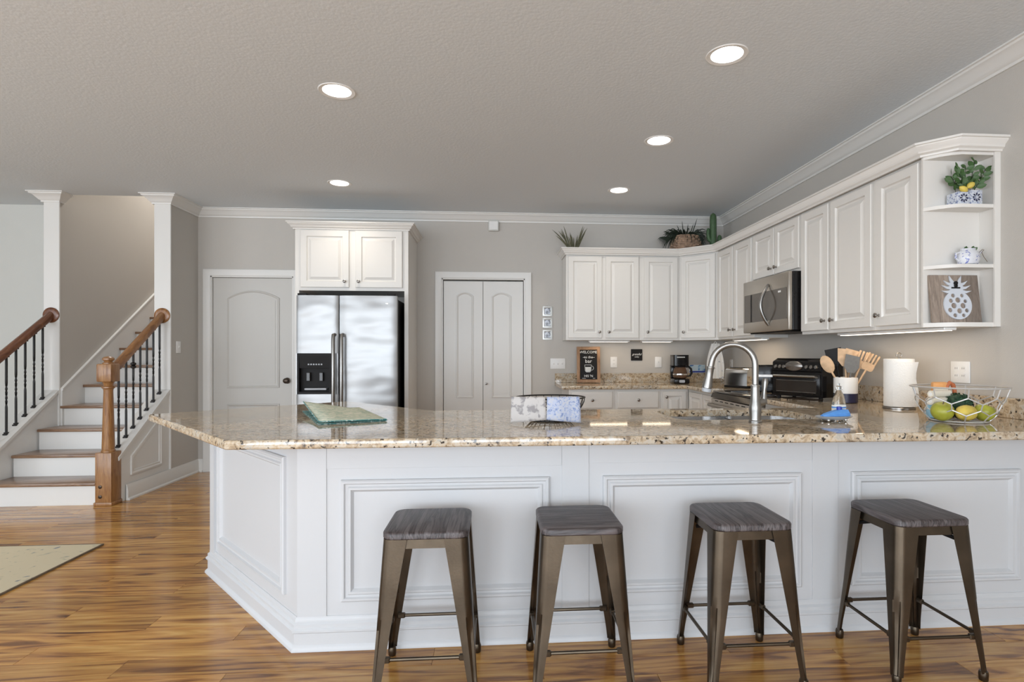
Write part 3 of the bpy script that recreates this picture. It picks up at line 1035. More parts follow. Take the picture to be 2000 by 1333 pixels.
FR = [(0, 0), (0, 0.012), (0.006, 0.017), (0.014, 0.017), (0.019, 0.009), (0.028, 0.008), (0.033, 0.014), (0.041, 0.014), (0.047, 0.006), (0.052, 0)]
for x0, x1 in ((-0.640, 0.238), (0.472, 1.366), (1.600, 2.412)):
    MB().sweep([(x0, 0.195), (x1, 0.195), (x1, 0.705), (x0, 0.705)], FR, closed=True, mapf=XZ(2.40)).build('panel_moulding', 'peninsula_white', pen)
# angled end panel
pa, pb = Vector((-0.82, 2.40)), Vector((-1.585, 3.275))
dl = (pb - pa).length
du = (pb - pa).normalized()
dn = Vector((-du.y, du.x))
if dn.x > 0:
    dn = -dn
dmap = lambda a, b, c: (pa.x + du.x * a + dn.x * c, pa.y + du.y * a + dn.y * c, b)
MB().sweep([(0.115, 0.195), (dl - 0.13, 0.195), (dl - 0.13, 0.790), (0.115, 0.790)], FR, closed=True, mapf=dmap).build('panel_moulding', 'peninsula_white', pen)
MB().prism([(dl - 0.07, 0.13), (dl, 0.13), (dl, BH - 0.001), (dl - 0.07, BH - 0.001)], 0, 0.012, mapf=dmap).build('stile', 'peninsula_white', pen)

# worktops
GT0, GT1 = 0.880, 0.915
EDGE = [(0.005, GT0), (0.001, GT0 + 0.004), (0.0, GT0 + 0.009), (0.0, GT0 + 0.026), (0.0015, GT0 + 0.031), (0.004, GT0 + 0.034), (0.008, GT1)]
SINK = rrect(0.89, 1.64, 2.62, 3.075, 0.09, 6)
CT = [(-0.99, 2.135), (2.558, 2.135), (2.558, 3.880), (1.90, 3.880), (1.90, 3.17), (-0.34, 3.17), (-0.985, 3.825), (-1.815, 3.085)]
ct = tag(slab_with_holes(MB(), CT, [SINK], EDGE).build('granite_countertop', 'granite', angle=25), 'polished speckled granite peninsula countertop with angled end and sink cut-out', 'countertop')
MB().box(2.538, 2.5585, 2.137, 3.879, GT1 + 0.0005, 1.016, 0.002).build('backsplash', 'granite', ct)
CT2 = [(0.66, 5.43), (1.90, 5.43), (1.90, 4.652), (2.558, 4.652), (2.558, 6.068), (0.66, 6.068)]
c2 = tag(slab_with_holes(MB(), CT2, [], EDGE).build('granite_countertop', 'granite', angle=25), 'granite countertop along the back wall beside the coffee maker', 'countertop')
MB().box(0.662, 2.537, 6.048, 6.0685, GT1 + 0.0005, 1.016, 0.002).build('backsplash', 'granite', c2)
MB().box(2.538, 2.5585, 4.654, 6.0685, GT1 + 0.0005, 1.016, 0.002).build('backsplash', 'granite', c2)

# sink
sk = thing('kitchen_sink', 'stainless steel double bowl undermount sink', 'sink', (1.265, 2.85, 0.72))
def bowl(x0, x1, y0, y1):
    r0 = rrect(x0, x1, y0, y1, 0.085, 6)
    rings = [(0.0, 0.159), (0.004, 0.06), (0.012, 0.02), (0.035, 0.0)]
    vs, fs = [], []
    n = len(r0)
    for ins, z in rings:
        vs += [(a, b, z) for a, b in offset(r0, ins)]
    for k in range(len(rings) - 1):
        for i in range(n):
            j = (i + 1) % n
            fs.append((k * n + i, k * n + j, (k + 1) * n + j, (k + 1) * n + i))
    fs.append(tuple(range((len(rings) - 1) * n, len(rings) * n)))
    m = MB().add(vs, fs)
    cx, cy = (x0 + x1) / 2, (y0 + y1) / 2
    b = m.build('bowl', 'sink_steel', sk)
    MB().lathe([(0.045, 0.001), (0.045, 0.004), (0.032, 0.003), (0.030, 0.001)], 24, c=(cx, cy, 0)).build('drain', 'nickel', b)
bowl(-0.375, -0.012, -0.232, 0.228)
bowl(0.012, 0.375, -0.232, 0.228)
MB().box(-0.012, 0.012, -0.222, 0.222, 0.10, 0.125, 0.004, 2).build('divider', 'sink_steel', sk)

# faucet
fa = thing('faucet', 'brushed nickel gooseneck pull-down faucet', 'faucet', (1.215, 2.52, GT1 + 0.0008), R(150))
MB().lathe([(0.030, 0), (0.030, 0.006), (0.026, 0.010), (0.025, 0.020), (0.027, 0.055), (0.027, 0.075), (0.0215, 0.095), (0.0195, 0.150), (0.0195, 0.165), (0.021, 0.167), (0.021, 0.172), (0.017, 0.175)], 28).build('body', 'nickel', fa)
gp = [(0, 0, 0.165), (0, 0, 0.215), (0, 0, 0.265)]
for i in range(1, 15):
    a = PI - (PI - R(12)) * i / 14
    gp.append((0.098 + 0.098 * math.cos(a), 0, 0.265 + 0.098 * math.sin(a)))
gp += [(0.204, 0, 0.235)]
MB().tube(gp, 0.0145, 16).build('spout', 'nickel', fa)
hp = Vector((0.200, 0, 0.258))
hd = Vector((0.17, 0, -0.985)).normalized()
hM = Matrix.Translation(hp) @ Vector((0, 0, 1)).rotation_difference(hd).to_matrix().to_4x4()
hd_ = MB().lathe([(0.0150, 0.0), (0.0185, 0.002), (0.0185, 0.008), (0.017, 0.012), (0.018, 0.05), (0.023, 0.085), (0.024, 0.105), (0.022, 0.108)], 24, M=hM).build('spray_head', 'nickel', fa)
MB().lathe([(0.0225, 0.106), (0.022, 0.124), (0.015, 0.126)], 24, M=hM).build('nozzle', 'grey_plastic', hd_)
lu = Vector((math.cos(R(-133)), math.sin(R(-133)), 0))
lv = MB().tube([lu * 0.015 + Vector((0, 0, 0.088)), lu * 0.048 + Vector((0, 0, 0.094))], [0.018, 0.019], 16)
lv.tube([lu * 0.048 + Vector((0, 0, 0.085)), lu * 0.051 + Vector((0, 0, 0.120)), lu * 0.054 + Vector((0, 0, 0.150)), lu * 0.058 + Vector((0, 0, 0.185)), lu * 0.060 + Vector((0, 0, 0.202))], [0.018, 0.013, 0.0095, 0.0145, 0.011], 14)
lv.build('lever_handle', 'nickel', fa)

# ------------------------------------------------------------------ fridge
fr = thing('refrigerator', 'stainless side-by-side refrigerator with ice and water dispenser', 'refrigerator', (-1.80, 5.22, 0))
MB().box(0.010, 0.896, 0.075, 0.80, 0.02, 1.742, 0.004).build('body', 'black_matte', fr)


def fridge_door(x0, x1, name, hole=None):
    # gently bowed front with rounded outer edges
    n = 14
    xs = [x0 + (x1 - x0) * i / n for i in range(n + 1)]
    prof = []
    for xx in xs:
        t = (xx - x0) / (x1 - x0) * 2 - 1
        prof.append((xx, 0.012 * t * t + (0.010 if abs(t) == 1 else 0)))
    poly = prof + [(x1, 0.072), (x0, 0.072)]
    m = MB()
    if hole is None:
        m.prism(poly, 0.10, 1.765)
    else:
        m.prism(poly, 0.10, hole[2])
        m.prism(poly, hole[3], 1.765)
        m.box(x0, hole[0], 0.012, 0.072, hole[2], hole[3]).box(hole[1], x1, 0.006, 0.072, hole[2], hole[3]).box(hole[0], hole[1], 0.068, 0.072, hole[2], hole[3])
    return m.build(name, 'stainless', fr, angle=28)


dA = fridge_door(0.002, 0.378, 'freezer_door', (0.012, 0.315, 0.862, 1.236))
dB = fridge_door(0.386, 0.904, 'fridge_door')
for nm, hx, par in (('handle', 0.345, dA), ('handle', 0.419, dB)):
    m = MB().tube([(hx, 0.012, 1.405), (hx, -0.030, 1.400), (hx, -0.040, 1.37), (hx, -0.040, 0.62), (hx, -0.030, 0.59), (hx, 0.012, 0.585)], 0.0165, 14)
    m.build(nm, 'nickel', par)
dsp = MB().box(0.012, 0.315, 0.003, 0.067, 1.215, 1.236).box(0.012, 0.030, 0.003, 0.067, 0.862, 1.215).box(0.297, 0.315, 0.003, 0.067, 0.862, 1.215).box(0.030, 0.297, 0.003, 0.067, 0.862, 0.885)
dsp.box(0.030, 0.297, 0.060, 0.067, 0.885, 1.215)
dpn = dsp.build('dispenser_bezel', 'black_matte', dA)
MB().prism([(0.004, 1.215), (0.014, 1.100), (0.060, 1.100), (0.060, 1.215)], 0.031, 0.296, mapf=lambda a, b, c: (c, a, b)).build('control_panel', 'black_matte', dA)
for i in range(6):
    MB().box(0.105 + i * 0.023, 0.120 + i * 0.023, 0.0105, 0.0145, 1.128, 1.148, 0.001).build('button', 'grey_plastic', dA)
MB().box(0.085, 0.12, 0.03, 0.05, 0.98, 1.06, 0.004).build('paddle', 'dark_glass', dA)
MB().box(0.20, 0.235, 0.03, 0.05, 0.98, 1.06, 0.004).build('paddle', 'dark_glass', dA)
MB().box(0.075, 0.27, 0.010, 0.058, 0.900, 0.916, 0.003).build('drip_tray', 'grey_plastic', dA)
MB().lathe([(0.001, 0), (0.021, 0), (0.021, 0.002), (0.001, 0.003)], 24, M=Matrix.Translation((0.805, 0.0075, 1.695)) @ Matrix.Rotation(PI / 2, 4, 'X') @ Matrix.Diagonal((1, 0.42, 1, 1))).build('emblem', 'chrome', dB)
for hx in (0.05, 0.85):
    MB().box(hx - 0.04, hx + 0.04, 0.02, 0.13, 1.7665, 1.785, 0.004, 2).build('hinge_cover', 'black_matte', fr)
MB().box(0.01, 0.895, 0.04, 0.075, 0.02, 0.09).build('toe_grille', 'black_matte', fr)

# ------------------------------------------------------------------ range and microwave
rg = thing('range', 'stainless slide-in range with black glass cooktop and oven door handle', 'range', (1.865, 4.645, 0), RZ)
WR = 0.756
MB().box(0.002, WR - 0.002, 0.02, 0.665, 0.0, 0.904, 0.002).build('body', 'stainless_warm', rg)
MB().box(-0.001 + 0.004, WR - 0.004, 0.0, 0.665, 0.9045, 0.9185, 0.004, 2).build('cooktop', 'dark_glass', rg)
for bx, by, br in ((0.2, 0.18, 0.10), (0.56, 0.18, 0.08), (0.2, 0.48, 0.08), (0.56, 0.48, 0.10)):
    MB().lathe([(br, 0.9186), (br, 0.9190), (br - 0.004, 0.9190), (br - 0.004, 0.9186)], 32, c=(bx, by, 0), cap=False).build('burner_ring', 'grey_plastic', rg)
od = MB().box(0.004, WR - 0.004, -0.016, 0.019, 0.20, 0.855, 0.006, 2).build('oven_door', 'stainless_warm', rg)
MB().prism(rrect(0.10, WR - 0.10, 0.33, 0.69, 0.03), 0.0165, 0.0185, mapf=XZ(0.0)).build('oven_window', 'dark_glass', od)
MB().tube([(0.05, -0.014, 0.800), (0.05, -0.060, 0.805), (0.075, -0.066, 0.805), (WR - 0.075, -0.066, 0.805), (WR - 0.05, -0.060, 0.805), (WR - 0.05, -0.014, 0.800)], 0.014, 12).build('handle', 'nickel_dark', od)
for i in range(6):
    MB().box(0.09 + i * 0.10, 0.15 + i * 0.10, -0.0175, -0.0155, 0.835, 0.842).build('vent_slot', 'gap_dark', od)
MB().prism([(-0.020, 0.862), (0.019, 0.862), (0.019, 0.903), (-0.004, 0.903)], 0.004, WR - 0.004, mapf=lambda a, b, c: (c, a, b)).build('control_strip', 'black_gloss', rg)
MB().box(0.004, WR - 0.004, -0.010, 0.019, 0.03, 0.19, 0.005).build('warming_drawer', 'stainless_warm', rg)

mw = thing('microwave', 'stainless over-the-range microwave with dark window and curved handle', 'microwave', (2.150, 4.682, 1.408), RZ)
MB().box(0.0, 0.748, 0.032, 0.405, 0.0, 0.434, 0.003).build('body', 'black_gloss', mw)
MB().box(0.002, 0.746, 0.0, 0.030, 0.0, 0.434, 0.006, 2).build('door_panel', 'stainless_warm', mw)
MB().prism(rrect(0.03, 0.722, 0.085, 0.318, 0.008), 0.0005, 0.003, mapf=XZ(0.0)).build('window', 'microwave_window', mw)
MB().box(0.148, 0.168, -0.0045, -0.003, 0.087, 0.316).build('window_divider', 'gap_dark', mw)
hpts = []
for i in range(15):
    t = i / 14
    hpts.append((0.452, -0.004 - 0.064 * math.sin(PI * t), 0.045 + 0.325 * t))
MB().tube(hpts, [0.008] + [0.0125] * 13 + [0.008], 12).build('handle', 'nickel', mw)
MB().box(0.60, 0.64, -0.0042, -0.0030, 0.288, 0.302).build('clock_display', 'chalk', mw)
MB().box(0.05, 0.70, 0.04, 0.39, -0.010, -0.0005, 0.003).build('vent_grille', 'black_matte', mw)

# ------------------------------------------------------------------ under-cabinet lights
def under_light(loc, rz, L, label, e):
    t = thing('under_cabinet_light', label, 'light', loc, rz, 'under-cabinet lights')
    MB().box(-L / 2, L / 2, -0.035, 0.035, -0.016, -0.0005, 0.004).build('housing', 'plastic_white', t)
    MB().box(-L / 2 + 0.02, L / 2 - 0.02, -0.025, 0.025, -0.0185, -0.0162).build('diffuser', 'strip_glow', t)
    d = bpy.data.lights.new('strip_light', 'AREA')
    d.shape = 'RECTANGLE'
    d.size, d.size_y = L - 0.04, 0.05
    d.energy = e
    d.color = (1.0, 0.76, 0.50)
    o = bpy.data.objects.new('strip_light', d)
    COL.objects.link(o)
    o.parent = t
    o.location = (0, 0, -0.021)


under_light((1.22, 5.88, UZ0), 0, 0.44, 'lit strip light under the left upper cabinet of the back wall', 0.41)
under_light((1.74, 5.88, UZ0), 0, 0.34, 'short lit strip light under the cabinet above the coffee maker', 0.30)
under_light((2.36, 5.00, UZ0), PI / 2, 0.60, 'lit strip light under the cabinet left of the microwave', 0.81)
under_light((2.34, 3.15, UZ0), PI / 2, 0.90, 'long lit strip light under the cabinets near the open shelves', 0.81)

# ------------------------------------------------------------------ stools
def make_stool():
    t = thing('bar_stool', '', 'stool', (0, 0, 0), 0, 'metal stools with wooden seats at the peninsula')
    MB_ = MB()
    # seat: rounded square with softened edges
    S = 0.153
    rings = [(0.004, 0.578), (0.0, 0.582), (0.0, 0.598), (0.004, 0.603), (0.010, 0.605)]
    base = rrect(-S, S, -S - 0.004, S + 0.004, 0.045, 6)
    vs, fs = [], []
    n = len(base)
    for ins, z in rings:
        vs += [(a, b, z) for a, b in offset(base, ins)]
    for k in range(len(rings) - 1):
        for i in range(n):
            j = (i + 1) % n
            fs.append((k * n + i, k * n + j, (k + 1) * n + j, (k + 1) * n + i))
    fs.append(tuple(range((len(rings) - 1) * n, len(rings) * n)))
    fs.append(tuple(range(n))[::-1])
    MB_.add(vs, fs).build('seat', 'stool_wood', t, angle=40)
    # sheet-metal apron
    q = rrect(-S + 0.012, S - 0.012, -S + 0.008, S - 0.008, 0.036, 6)
    a = MB()
    n = len(q)
    q2 = offset(q, -0.006)
    q1 = offset(q, 0.003)
    q2 = offset(q, -0.003)
    vs = [(x, y, 0.577) for x, y in q] + [(x, y, 0.545) for x, y in q2] + [(x, y, 0.545) for x, y in offset(q2, 0.003)] + [(x, y, 0.577) for x, y in q1]
    fs = []
    for k in range(4):
        for i in range(n):
            j = (i + 1) % n
            fs.append((k * n + i, k * n + j, ((k + 1) % 4) * n + j, ((k + 1) % 4) * n + i))
    a.add(vs, fs).build('apron', 'gunmetal', t)
    # legs: folded L-section with a rounded outer corner, tapering to the foot
    TOP, BOT = 0.1505, 0.186
    leg_vs, leg_fs = [], []
    NS = 12
    stations = [i / NS for i in range(NS + 1)]
    secn = None
    for s_ in stations:
        z = 0.5775 + (0.030 - 0.5775) * s_
        c = TOP + (BOT - TOP) * s_
        wd = 0.086 + (0.030 - 0.086) * min(1, s_ * 1.04) ** 0.95
        r = min(0.032, wd * 0.62)
        # outer path from (c-wd, c) round corner to (c, c-wd)
        out = [(c - wd, c)] + arc(c - r, c - r, r, 90, 0, 7) + [(c, c - wd)]
        tk = 0.0022
        # pressed groove along the corner on the lower half
        g = 0.0
        if 0.50 < s_ < 0.93:
            g = 0.009
        out2 = []
        for (px, py) in out:
            out2.append((px, py))
        mid = len(out2) // 2
        if g:
            for di in (-1, 0, 1):
                px, py = out2[mid + di]
                out2[mid + di] = (px - g * 0.7, py - g * 0.7)
        inn = [(c - wd, c - tk)] + arc(c - r, c - r, r - tk, 90, 0, 7) + [(c - tk, c - wd)]
        if g:
            for di in (-1, 0, 1):
                px, py = inn[mid + di]
                inn[mid + di] = (px - g * 0.7, py - g * 0.7)
        ring = out2 + inn[::-1]
        secn = len(ring)
        leg_vs += [(x, y, z) for x, y in ring]
    for k in range(NS):
        for i in range(secn):
            j = (i + 1) % secn
            leg_fs.append((k * secn + i, k * secn + j, (k + 1) * secn + j, (k + 1) * secn + i))
    leg_fs.append(tuple(range(secn)))
    leg_fs.append(tuple(range(NS * secn, (NS + 1) * secn)))
    l0 = MB().add(leg_vs, leg_fs).build('leg', 'gunmetal', t, angle=30)
    f0 = MB().lathe([(0.013, 0.0), (0.0155, 0.004), (0.0165, 0.028), (0.014, 0.036)], 14, c=(BOT - 0.013, BOT - 0.013, 0)).build('foot', 'gunmetal', l0)
    for k in range(1, 4):
        l = share(l0, t, rot=(0, 0, k * PI / 2), name='leg')
        share(f0, l, name='foot')
    # lower stretchers
    zs = 0.165
    off = TOP + (BOT - TOP) * (0.548 - zs) / 0.518 - 0.010
    s0 = MB().tube([(-off + 0.028, -off, zs), (-off + 0.04, -off, zs), (off - 0.04, -off, zs), (off - 0.028, -off, zs)], 0.0065, 8)
    s0.box(-off + 0.016, -off + 0.048, -off - 0.009, -off + 0.009, zs - 0.010, zs + 0.010, 0.004).box(off - 0.048, off - 0.016, -off - 0.009, -off + 0.009, zs - 0.010, zs + 0.010, 0.004)
    st0 = s0.build('stretcher', 'gunmetal', t)
    for k in range(1, 4):
        share(st0, t, rot=(0, 0, k * PI / 2), name='stretcher')
    # cross brace under the seat
    b = MB()
    for sg in (1, -1):
        b.tube([(-0.122, -0.122 * sg, 0.515), (-0.02, -0.02 * sg, 0.556), (0.02, 0.02 * sg, 0.556), (0.122, 0.122 * sg, 0.515)], 0.008, 8)
    b.build('cross_brace', 'black_matte', t)
    return t


proto = make_stool()
for i, (sx, lab) in enumerate(((-0.243, 'metal stool with grained wooden seat nearest the angled counter end'), (0.322, 'metal stool with wooden seat, second from the angled counter end'),
                               (0.965, 'metal stool with wooden seat, third from the angled counter end'), (1.672, 'metal stool with wooden seat nearest the right edge'))):
    o = proto if i == 0 else copy_tree(proto)
    o.location = (sx, 2.150, 0)
    o['label'] = lab
    if i == 1:
        for c in o.children:
            if c.name.startswith('seat'):
                c.data = c.data.copy()
                c.data.materials[0] = MATS['stool_wood_cross']

# ------------------------------------------------------------------ rug
rug = MB().prism([(-5.4, 2.1), (-2.51, 2.1), (-2.51, 3.79), (-5.4, 3.79)], 0.0005, 0.009)
rg_ = tag(rug.build('area_rug', 'rug_weave'), 'pale yellow and grey patterned rug on the wood floor', 'rug')
MB().sweep([(-5.4, 2.1), (-2.51, 2.1), (-2.51, 3.79), (-5.4, 3.79)], [(-0.004, 0.001), (0.004, 0.001), (0.004, 0.0105), (-0.004, 0.0105)], closed=True).build('binding', 'rope', rg_)

# ------------------------------------------------------------------ switches and outlets
def plate(name, label, loc, rz, w, h, kind, cat):
    t = thing(name, label, cat, loc, rz)
    MB().box(-w / 2, w / 2, -0.007, -0.0005, -h / 2, h / 2, 0.003, 2).build('cover_plate', 'plastic_white', t)
    if kind.startswith('switch'):
        n = int(kind[6:])
        for i in range(n):
            x = (i - (n - 1) / 2) * 0.046
            MB().prism([(-0.007, -0.012), (-0.016, 0.006), (-0.014, 0.012), (-0.007, 0.012)], x - 0.005, x + 0.005, mapf=lambda a, b, c: (c, a, b)).build('toggle', 'plastic_white', t)
    else:
        n = int(kind[6:])
        for i in range(n):
            x = (i - (n - 1) / 2) * 0.046
            for z in (-0.020, 0.020):
                MB().prism(rrect(x - 0.015, x + 0.015, z - 0.014, z + 0.014, 0.008), 0.007, 0.0085, mapf=XZ(0.0)).build('socket', 'plastic_white', t)
                MB().box(x - 0.007, x - 0.005, -0.0090, -0.0085, z - 0.004, z + 0.006).box(x + 0.005, x + 0.007, -0.0090, -0.0085, z - 0.004, z + 0.006).build('slot', 'gap_dark', t)
    return t


plate('light_switch', 'white triple toggle switch plate left of the chalkboard sign', (0.695, YW, 1.122), 0, 0.165, 0.115, 'switch3', 'switch')
plate('light_switch', 'white single switch plate on the stair column wall', (-3.08, 5.70, 1.295), PI / 2, 0.075, 0.115, 'switch1', 'switch')
plate('wall_outlet', 'white outlet on the back wall between the two black signs', (1.315, YW, 1.137), 0, 0.075, 0.118, 'outlet1', 'outlet')
plate('wall_outlet', 'white switch outlet on the back wall left of the coffee maker', (1.815, YW, 1.137), 0, 0.075, 0.118, 'switch1', 'outlet')
plate('wall_outlet', 'white outlet on the right wall behind the chrome toaster', (XW, 5.86, 1.11), RZ, 0.075, 0.118, 'outlet1', 'outlet')
plate('wall_outlet', 'white double outlet plate on the right wall behind the fruit basket', (XW, 2.885, 1.133), RZ, 0.125, 0.118, 'outlet2', 'outlet')
ch = thing('door_chime', 'small white box mounted high on the wall under the crown', 'chime', (-0.006, YW, 2.612), 0)
MB().box(-0.055, 0.055, -0.040, -0.0005, -0.055, 0.055, 0.006, 2).build('housing', 'wall_pale', ch)
MB().box(-0.045, 0.045, -0.043, -0.040, -0.042, 0.045, 0.002).build('cover', 'plastic_white', ch)

# ------------------------------------------------------------------ back wall and back counter things
# three small frames hanging in a column
for i, z in enumerate((1.695, 1.567, 1.437)):
    t = thing('picture_frame', ['top', 'middle', 'bottom'][i] + ' one of three tiny silver frames hung beside the pantry', 'picture', (0.580, YW, z), 0, 'tiny silver frames')
    MB().sweep([(-0.040, -0.040), (0.040, -0.040), (0.040, 0.040), (-0.040, 0.040)], [(-0.012, 0.001), (0.008, 0.001), (0.008, 0.010), (0.002, 0.014), (-0.012, 0.012)], closed=True, mapf=XZ(0)).build('frame', 'silver_frame', t)
    MB().box(-0.034, 0.034, -0.006, -0.001, -0.034, 0.034).build('photo', 'photo_print', t)
    MB().tube([(-0.018, -0.006, 0.052), (0.0, -0.004, 0.078), (0.018, -0.006, 0.052)], 0.0014, 6).build('hanging_wire', 'silver_frame', t)

# chalkboard sign leaning on the wall
sg = thing('chalkboard_sign', 'small wood-framed chalkboard sign with white lettering and mug', 'sign', (1.012, 5.930, GT1 + 0.0035), R(-6))
sg.rotation_euler = (R(-13), 0, R(-7))
SW, SHh = 0.252, 0.395
MB().sweep([(-SW / 2 + 0.034, 0.034), (SW / 2 - 0.034, 0.034), (SW / 2 - 0.034, SHh - 0.034), (-SW / 2 + 0.034, SHh - 0.034)], [(-0.034, 0), (0.0, 0), (0.0, 0.012), (-0.004, 0.016), (-0.034, 0.016)], closed=True, mapf=XZ(0)).build('frame', 'sign_wood', sg)
MB().box(-SW / 2 + 0.030, SW / 2 - 0.030, -0.006, 0.0, 0.030, SHh - 0.030).build('board', 'black_matte', sg)
UP = (PI / 2, 0, 0)
text('WELCOME', 0.040, 'chalk', sg, (0, -0.0066, 0.335), UP)
text('to the', 0.038, 'chalk', sg, (0, -0.0066, 0.280), UP)
text('bar', 0.056, 'chalk', sg, (0.0, -0.0066, 0.235), UP)
text("HIS 'N", 0.036, 'chalk', sg, (0, -0.0066, 0.072), UP)
MB().box(-0.060, -0.038, -0.0072, -0.0062, 0.276, 0.279).box(0.045, 0.068, -0.0072, -0.0062, 0.276, 0.279).box(-0.07, -0.03, -0.0072, -0.0062, 0.046, 0.049).box(0.045, 0.07, -0.0072, -0.0062, 0.046, 0.049).build('chalk_line', 'chalk', sg)
mug = MB().sweep([(-0.040, 0.195), (-0.036, 0.130), (-0.024, 0.116), (0.014, 0.116), (0.026, 0.130), (0.030, 0.195)], [(-0.002, 0.0062), (0.002, 0.0062), (0.002, 0.0072), (-0.002, 0.0072)], closed=True, mapf=XZ(0))
mug.sweep(arc(0.030, 0.160, 0.024, 80, -80, 8), [(-0.002, 0.0062), (0.002, 0.0062), (0.002, 0.0072), (-0.002, 0.0072)], mapf=XZ(0))
mug.prism([(-0.034, 0.172), (-0.032, 0.132), (-0.022, 0.120), (0.012, 0.120), (0.023, 0.132), (0.025, 0.172)][::-1], 0.0062, 0.0068, mapf=XZ(0))
mug.build('mug_drawing', 'silver_frame', sg)

# black square wall sign
sq = thing('wall_plaque', 'square black wall plaque with white script lettering', 'sign', (1.570, YW, 1.218), 0)
MB().box(-0.063, 0.063, -0.012, -0.0005, -0.063, 0.063, 0.002).build('board', 'black_matte', sq)
text('grateful', 0.034, 'chalk', sq, (0, -0.0126, 0.006), UP, shear=0.3)
text('today', 0.022, 'chalk', sq, (0, -0.0126, -0.022), UP, shear=0.2)

# coffee maker
cm = thing('coffee_maker', 'black drip coffee maker with glass carafe', 'coffee maker', (1.965, 5.80, GT1 + 0.001), R(-4))
cb = MB().box(-0.082, 0.082, -0.10, 0.10, 0.0, 0.052, 0.012, 3).box(-0.080, 0.080, 0.045, 0.10, 0.050, 0.20, 0.008, 2)
cb.prism(rrect(-0.080, 0.080, -0.085, 0.10, 0.022, 4), 0.188, 0.302)
cb.build('body', 'black_gloss', cm)
MB().box(-0.050, 0.034, -0.0885, -0.0855, 0.272, 0.284, 0.002).build('badge', 'silver_frame', cm)
MB().prism(rrect(-0.030, 0.030, 0.012, 0.040, 0.010), 0.1005, 0.104, mapf=XZ(0)).build('control_dial', 'grey_plastic', cm)
cf = MB().lathe([(0.055, 0.054), (0.072, 0.064), (0.076, 0.095), (0.068, 0.140), (0.055, 0.168), (0.053, 0.178)], 24, c=(0, -0.025, 0)).build('carafe', 'coffee_glass', cm)
MB().lathe([(0.056, 0.172), (0.058, 0.182), (0.040, 0.187), (0.001, 0.187)], 24, c=(0, -0.025, 0)).build('carafe_lid', 'black_matte', cf)
MB().tube([(0.056, -0.035, 0.176), (0.085, -0.042, 0.178), (0.108, -0.048, 0.155), (0.114, -0.050, 0.115), (0.100, -0.046, 0.080), (0.072, -0.038, 0.078)], [0.009, 0.011, 0.012, 0.012, 0.010, 0.007], 10).build('carafe_handle', 'black_matte', cf)
MB().lathe([(0.0765, 0.09), (0.077, 0.10), (0.0765, 0.104)], 24, c=(0, -0.025, 0), cap=False).build('carafe_band', 'chrome', cf)

# little beach picture on the backsplash ledge
bp = thing('beach_picture', 'small blue and white beach picture propped above the backsplash', 'picture', (2.245, 6.040, 1.0168), 0)
MB().box(-0.092, 0.092, -0.008, 0.008, 0.0, 0.092, 0.002).build('board', 'plastic_white', bp)
MB().box(-0.088, 0.088, -0.0095, -0.0082, 0.024, 0.089).build('picture', 'beach_print', bp)
MB().box(-0.088, 0.088, -0.0097, -0.0082, 0.006, 0.022).build('stripe', 'blue_dark_plastic', bp)

# towel hanging in the corner under the cabinet
tw = thing('hanging_towel', 'white printed kitchen towel hanging in the corner', 'towel', (2.330, 5.735, 0.96), R(-35))
vs, fs = [], []
nx, nz = 14, 16
for iz in range(nz + 1):
    t = iz / nz
    for ix in range(nx + 1):
        u = ix / nx - 0.5
        wd = 0.050 + 0.055 * math.sin(PI * min(1, 0.25 + t * 0.75)) + 0.01 * (1 - t)
        vs.append((u * wd * 1.6, 0.016 * math.sin(u * 17 + 1.2 * t) * (0.5 + 0.5 * (1 - t)), 0.008 + 0.37 * t))
for iz in range(nz):
    for ix in range(nx):
        a = iz * (nx + 1) + ix
        fs.append((a, a + 1, a + nx + 2, a + nx + 1))
nv = len(vs)
vs += [(x, y + 0.006, z) for x, y, z in vs]
fs += [tuple(i + nv for i in f)[::-1] for f in fs]
rim = [i for i in range(nx + 1)] + [(k + 1) * (nx + 1) - 1 for k in range(1, nz + 1)] + [nz * (nx + 1) + i for i in range(nx - 1, -1, -1)] + [k * (nx + 1) for k in range(nz - 1, 0, -1)]
fs += [(rim[i], rim[(i + 1) % len(rim)], rim[(i + 1) % len(rim)] + nv, rim[i] + nv) for i in range(len(rim))]
MB().add(vs, fs).build('cloth', 'towel_print', tw, angle=80)
MB().tube([(-0.02, 0.0, 0.372), (0.0, 0.004, 0.405), (0.02, 0.0, 0.372)], 0.004, 8).build('loop', 'paper', tw)

# chrome toaster in the corner
to = thing('toaster', 'small chrome toaster in the back corner', 'toaster', (2.305, 5.06, GT1 + 0.001), R(-60))
prof = [(-0.085, 0.012), (0.085, 0.012), (0.085, 0.12), (0.075, 0.165), (0.045, 0.185), (-0.045, 0.185), (-0.075, 0.165), (-0.085, 0.12)]
MB().prism(prof, -0.12, 0.12, mapf=lambda a, b, c: (c, a, b)).build('shell', 'chrome', to)
MB().box(-0.128, 0.128, -0.088, 0.088, 0.0, 0.022, 0.006, 2).build('base', 'black_matte', to)
MB().box(-0.09, 0.09, -0.045, -0.018, 0.180, 0.187).box(-0.09, 0.09, 0.018, 0.045, 0.180, 0.187).build('slot', 'gap_dark', to)
MB().box(-0.140, -0.120, -0.02, 0.02, 0.13, 0.145, 0.004).build('lever', 'black_matte', to)

